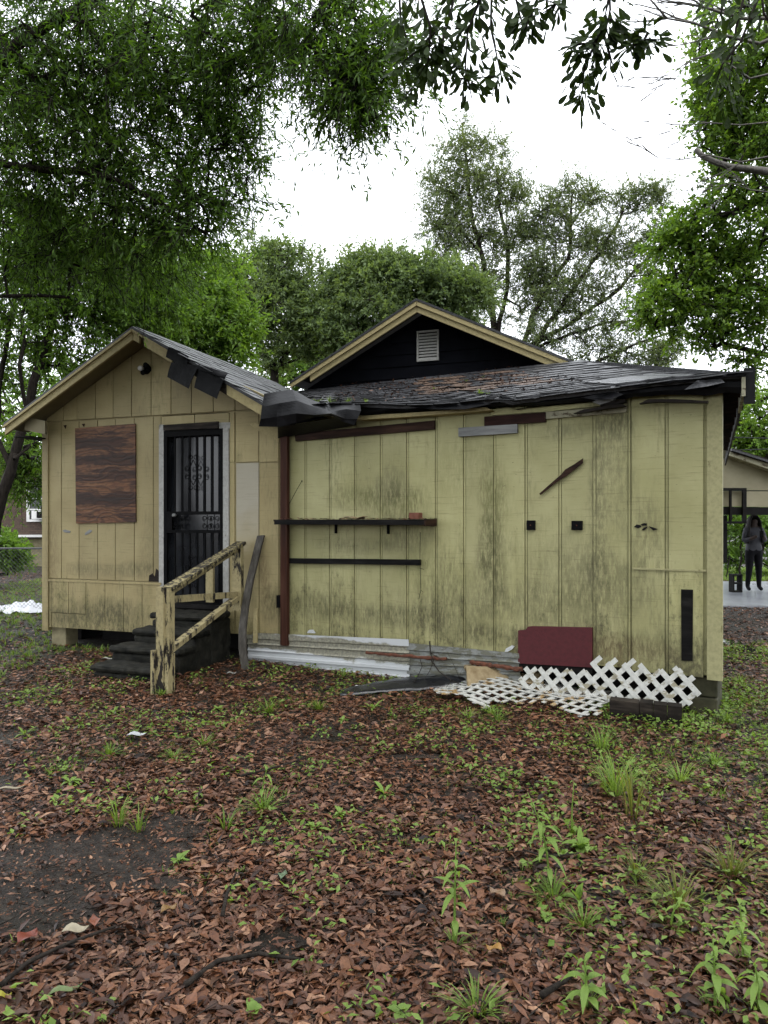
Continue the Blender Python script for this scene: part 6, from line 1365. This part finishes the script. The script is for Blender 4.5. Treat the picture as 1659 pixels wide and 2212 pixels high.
stalk(982, 2045, (985, 1822), 20, .12, .032, 'upright leafy weed with a pointed top near the bottom centre')
stalk(1268, 2195, (1262, 2075), 18, .13, .034, 'leafy upright weed at the bottom right among brown leaves')
stalk(1545, 2200, (1540, 2030), 18, .12, .035, 'leafy weed in the bottom right corner')
stalk(1605, 2090, (1598, 1955), 12, .12, .035, 'tall single-stemmed weed at the right edge')
stalk(1640, 2200, (1630, 2080), 14, .11, .035, 'broad-leaved weed cut by the lower right frame edge')
stalk(1235, 1800, (1240, 1690), 5, .10, .028, 'thin weed stem standing behind the dock rosette')
stalk(565, 1742, (578, 1655), 8, .11, .035, 'yellow-green sprout above the bright grass tuft')
stalk(1450, 2010, (1480, 1925), 10, .09, .025, 'thin leaning weed between the sedge tufts')
rosette(1254, 1838, 11, .17, .050, 'broad dock rosette right of the tall drooping weed', tilt=.75)
rosette(1250, 1955, 5, .13, .045, 'small weed with one upright oval leaf', tilt=1.0)
rosette(680, 1790, 6, .14, .040, 'broad-leaved weed left of centre', tilt=.6)
rosette(735, 1760, 7, .13, .035, 'leafy weed just right of the yard centre line', tilt=.5)
rosette(830, 1720, 9, .15, .035, 'arching weed in the middle of the yard', tilt=.5)
rosette(60, 1502, 8, .16, .026, 'spiky weed rosette left of the steps', tilt=.6)
rosette(52, 1588, 8, .15, .024, 'arching weed at the left edge on dark soil', tilt=.6)
rosette(152, 1690, 9, .13, .032, 'weed cluster at the left below the soil patch edge', tilt=.6)
rosette(118, 1728, 7, .11, .022, 'small weed beside the left soil patch', tilt=.5)
rosette(385, 1855, 6, .10, .030, 'weed at the right tip of the bare soil patch', tilt=.6)
rosette(245, 1545, 9, .13, .026, 'weed growing in front of the newel post, left side', tilt=.7)
rosette(470, 1535, 6, .09, .035, 'round-leaved weed right of the newel post', tilt=.6)
rosette(805, 1535, 9, .20, .026, 'long-bladed weed by the black plastic sheet', tilt=.8)
rosette(545, 2195, 7, .09, .042, 'oak seedling with pale leaves at the bottom edge', tilt=.6)
rosette(865, 2200, 8, .09, .040, 'pale green seedling left of the bottom right weeds', tilt=.4)
rosette(615, 1862, 4, .08, .045, 'small weed with pale broad leaves left of centre', 'l_oak', tilt=.3)
rosette(1310, 1705, 4, .08, .045, 'light green heart-leaved weed below the tall grass', tilt=.5)
rosette(1325, 2000, 6, .10, .030, 'weed left of the lower sedge tuft', tilt=.4)
rosette(740, 1560, 7, .11, .028, 'weed in front of the white skirting sheet', tilt=.7)
rosette(1255, 1500, 7, .15, .026, 'weed growing up through the fallen lattice', tilt=.9)
rosette(1320, 1525, 6, .10, .040, 'leafy weed on the end of the black timber', tilt=.6)
rosette(1390, 2110, 7, .10, .030, 'low weed left of the bottom right corner plants', tilt=.5)
rosette(1180, 1995, 6, .09, .030, 'low weed at the foot of the tall drooping weed', tilt=.5)
rosette(960, 1640, 8, .10, .034, 'small leafy weed below the fallen lattice', tilt=.5)
for (x, y, n, L, lab, mt, sp) in ((570, 1748, 46, .20, 'bright green grass tuft left of the yard centre', 'l_weed', .8), (255, 1775, 26, .24, 'thin upright grass on the left beside bare soil', 'l_grass', .45), (300, 1785, 20, .20, 'sparse grass clump right of the thin upright grass', 'l_grass', .5), (485, 1785, 16, .18, 'dark grass tuft below the bright green tuft', 'l_grass', .5),
        (1330, 1720, 95, .50, 'tall feathery grass clump right of centre', 'l_weed', .55), (1368, 1765, 40, .46, 'thin tall grass stems right of the feathery clump', 'l_sedge', .28), (1300, 1625, 60, .26, 'grass clump behind the tall feathery grass', 'l_weed', .6), (1375, 1895, 70, .26, 'yellowish sedge tuft right of the dock rosette', 'l_sedge', 1.0), (1465, 1965, 110, .30, 'wide yellowish sedge tuft at the lower right', 'l_sedge', 1.15), (1580, 1895, 110, .32, 'large straw-green sedge tuft by the right edge', 'l_sedge', 1.15),
        (1030, 2200, 60, .16, 'dark grass tuft at the bottom edge', 'l_grass', .8), (1195, 1945, 60, .15, 'dense dark grass around the drooping weed', 'l_grass', 1.0), (1260, 2010, 50, .13, 'dark moss-like grass clump below the dock rosette', 'l_grass', .9), (1470, 1690, 50, .20, 'grass tuft on the right under the timber beam', 'l_weed', .7), (375, 1640, 70, .17, 'spreading grass patch below the steps', 'l_weed', 1.1), (235, 1630, 60, .17, 'grass patch left of the white scrap', 'l_grass', 1.1), (440, 1615, 60, .16, 'grass patch right of the white scrap', 'l_weed', 1.1),
        (350, 1505, 40, .14, 'grass at the foot of the newel post', 'l_weed', .7), (580, 1540, 60, .20, 'grass tuft in front of the white skirting, left', 'l_grass', .8), (690, 1535, 70, .22, 'tall grass tuft in front of the white skirting, right', 'l_grass', .7), (740, 1465, 26, .16, 'grass growing against the white skirting sheet', 'l_grass', .6), (620, 1455, 18, .12, 'small grass at the left end of the white skirting', 'l_grass', .6), (1060, 1545, 50, .16, 'grass tuft left below the fallen lattice', 'l_weed', .8), (1075, 1560, 40, .16, 'grass tuft under the fallen lattice edge', 'l_grass', .8), (1010, 1560, 40, .15, 'short grass in front of the tan sheet', 'l_weed', .8), (1570, 1560, 60, .16, 'grass at the base of the foundation block', 'l_grass', .8), (1600, 1480, 60, .18, 'grass beside the right house corner', 'l_weed', .8), (1545, 1650, 50, .14, 'grass tuft on the far right of the yard', 'l_weed', .8)):
    tuft(x, y, int(n * (.75 if mt == 'l_sedge' else 1.0)), L * (.9 if n > 60 else 1.25), lab, mt, min(1.3, sp * 1.2), wd=.0075)
# single conspicuous leaves, scraps, sticks, puddle
def flat_leaf(px, py, L, Wd, col, label, ang, name='fallen_leaf', cat='leaf'):
    g = G(px, py); g.z = gz(g.x, g.y) + .035; t = NT(label.replace(' ', '_')[:30]); col = tuple(c_ * .62 for c_ in col); t.fin(t.ramp(t.noise(t.pos(0), 40, 3), [(.3, tuple(c * .75 for c in col)), (.7, col)]), .45)
    d = Vector((math.cos(ang), math.sin(ang), .12)); x = d.cross(Vector((0, 0, 1))).normalized(); vs = []
    prof = [.05, .6, 1.0, .95, .8, .45, .02]
    for i, w in enumerate(prof):
        c = g + d * L * (i / 6 - .5) + Vector((0, 0, .012 * math.sin(i))); jag = 1 + (.06 if i % 2 else -.05)
        vs += [c + x * Wd / 2 * w * jag + Vector((0, 0, .008)), c, c - x * Wd / 2 * w * jag + Vector((0, 0, .01))]
    fs = []
    for i in range(6): a = 3 * i; fs += [(a, a + 1, a + 4, a + 3), (a + 1, a + 2, a + 5, a + 4)]
    MB().add(vs, fs).build(name, t.m, smooth=True, label=label, category=cat, group={'leaf': 'single fallen leaves in the yard', 'scrap': 'white scraps in the yard', 'stone': 'stones by the house'}.get(cat))
flat_leaf(60, 2030, .09, .075, (.22, .045, .02), 'orange-red maple leaf at the left edge', 1.2)
flat_leaf(163, 2015, .10, .06, (.42, .36, .25), 'pale cream leaf right of the orange-red leaf', .3)
flat_leaf(203, 1995, .085, .055, (.25, .08, .04), 'russet leaf beside the pale cream leaf', 2.0)
flat_leaf(1067, 2072, .065, .05, (.42, .22, .05), 'bright golden leaf near the bottom centre right', 2.6)
flat_leaf(365, 1968, .08, .045, (.28, .16, .05), 'tan-yellow leaf below the bare soil', .9)
flat_leaf(612, 1905, .075, .045, (.15, .22, .12), 'pale green lobed leaf lying left of centre', 1.4)
flat_leaf(140, 2155, .11, .03, (.16, .22, .07), 'long green leaf near the bottom left', .5)
flat_leaf(8, 2165, .05, .035, (.40, .36, .04), 'small yellow leaf at the bottom left edge', .6)
flat_leaf(1315, 1935, .06, .04, (.36, .20, .06), 'amber leaf beside the small upright-leaf weed', .2)
flat_leaf(1074, 1945, .09, .06, (.30, .19, .11), 'large curled tan leaf in the lower centre', 2.2)
flat_leaf(22, 1712, .16, .03, (.38, .32, .22), 'pale wood chip on dark soil at the left edge', .35, 'wood_chip', 'wood chip')
flat_leaf(295, 1598, .14, .08, (.60, .62, .64), 'crumpled white scrap on the leaves left of centre', .2, 'paper_scrap', 'scrap')
flat_leaf(232, 1432, .14, .05, (.50, .50, .46), 'white scrap at the foot of the steps', .1, 'paper_scrap', 'scrap')
flat_leaf(776, 1492, .10, .05, (.55, .56, .58), 'white scrap in front of the black plastic sheet', .3, 'paper_scrap', 'scrap')
flat_leaf(500, 1462, .10, .06, (.36, .36, .33), 'grey stone chip at the foot of the leaning plank', .3, 'stone_chip', 'stone')
flat_leaf(1522, 1556, .09, .07, (.30, .26, .20), 'pale stone beside the foundation block', 1.0, 'stone_chip', 'stone')
flat_leaf(1060, 1452, .05, .03, (.12, .10, .08), 'small dead leaf caught on the skirting', 1.0) if False else None
for pth, r0, lab in (([(0, 2140), (60, 2090), (150, 2045), (250, 2010)], .010, 'long dark stick at the left below bare soil'), ([(400, 2145), (470, 2090), (560, 2075), (650, 2090)], .011, 'dark crooked stick in the lower centre left'), ([(480, 1990), (490, 1945), (510, 1895)], .009, 'short dark stick beside the small pale leaves'), ([(1170, 2185), (1220, 2150), (1245, 2130)], .012, 'brown stick in the lower right'), ([(1510, 1745), (1570, 1780), (1660, 1830)], .007, 'thin stick at the right edge'), ([(340, 1590), (390, 1592), (440, 1586)], .007, 'thin stick beside the white scrap'), ([(520, 1690), (600, 1668), (660, 1650)], .008, 'stick above the bright grass tuft'), ([(1130, 1850), (1180, 1870), (1250, 1860)], .006, 'thin stick under the dock rosette')):
    p3 = []
    for i, (x, y) in enumerate(pth): g = G(x, y); p3.append(Vector((g.x, g.y, gz(g.x, g.y) + .03 + rnd.uniform(0, .015))))
    MB().tube(p3, [r0 * (1 - .5 * i / (len(p3) - 1)) for i in range(len(p3))], 6).build('stick', M['bark'], smooth=True, label=lab, category='stick', group='sticks on the ground')
wat = NT('puddle_water'); wat.fin((.012, .012, .012), .04, spec=.6)
pd = MB(); c = G(1592, 1400); ring = [Vector((c.x + math.cos(a) * .13 * (1 + .3 * math.sin(3 * a)), c.y + math.sin(a) * .75 * (1 + .2 * math.sin(5 * a)), .036)) for a in [2 * math.pi * i / 28 for i in range(28)]]
pd.add(ring, [tuple(range(28))]).build('puddle', wat.m, kind='structure')
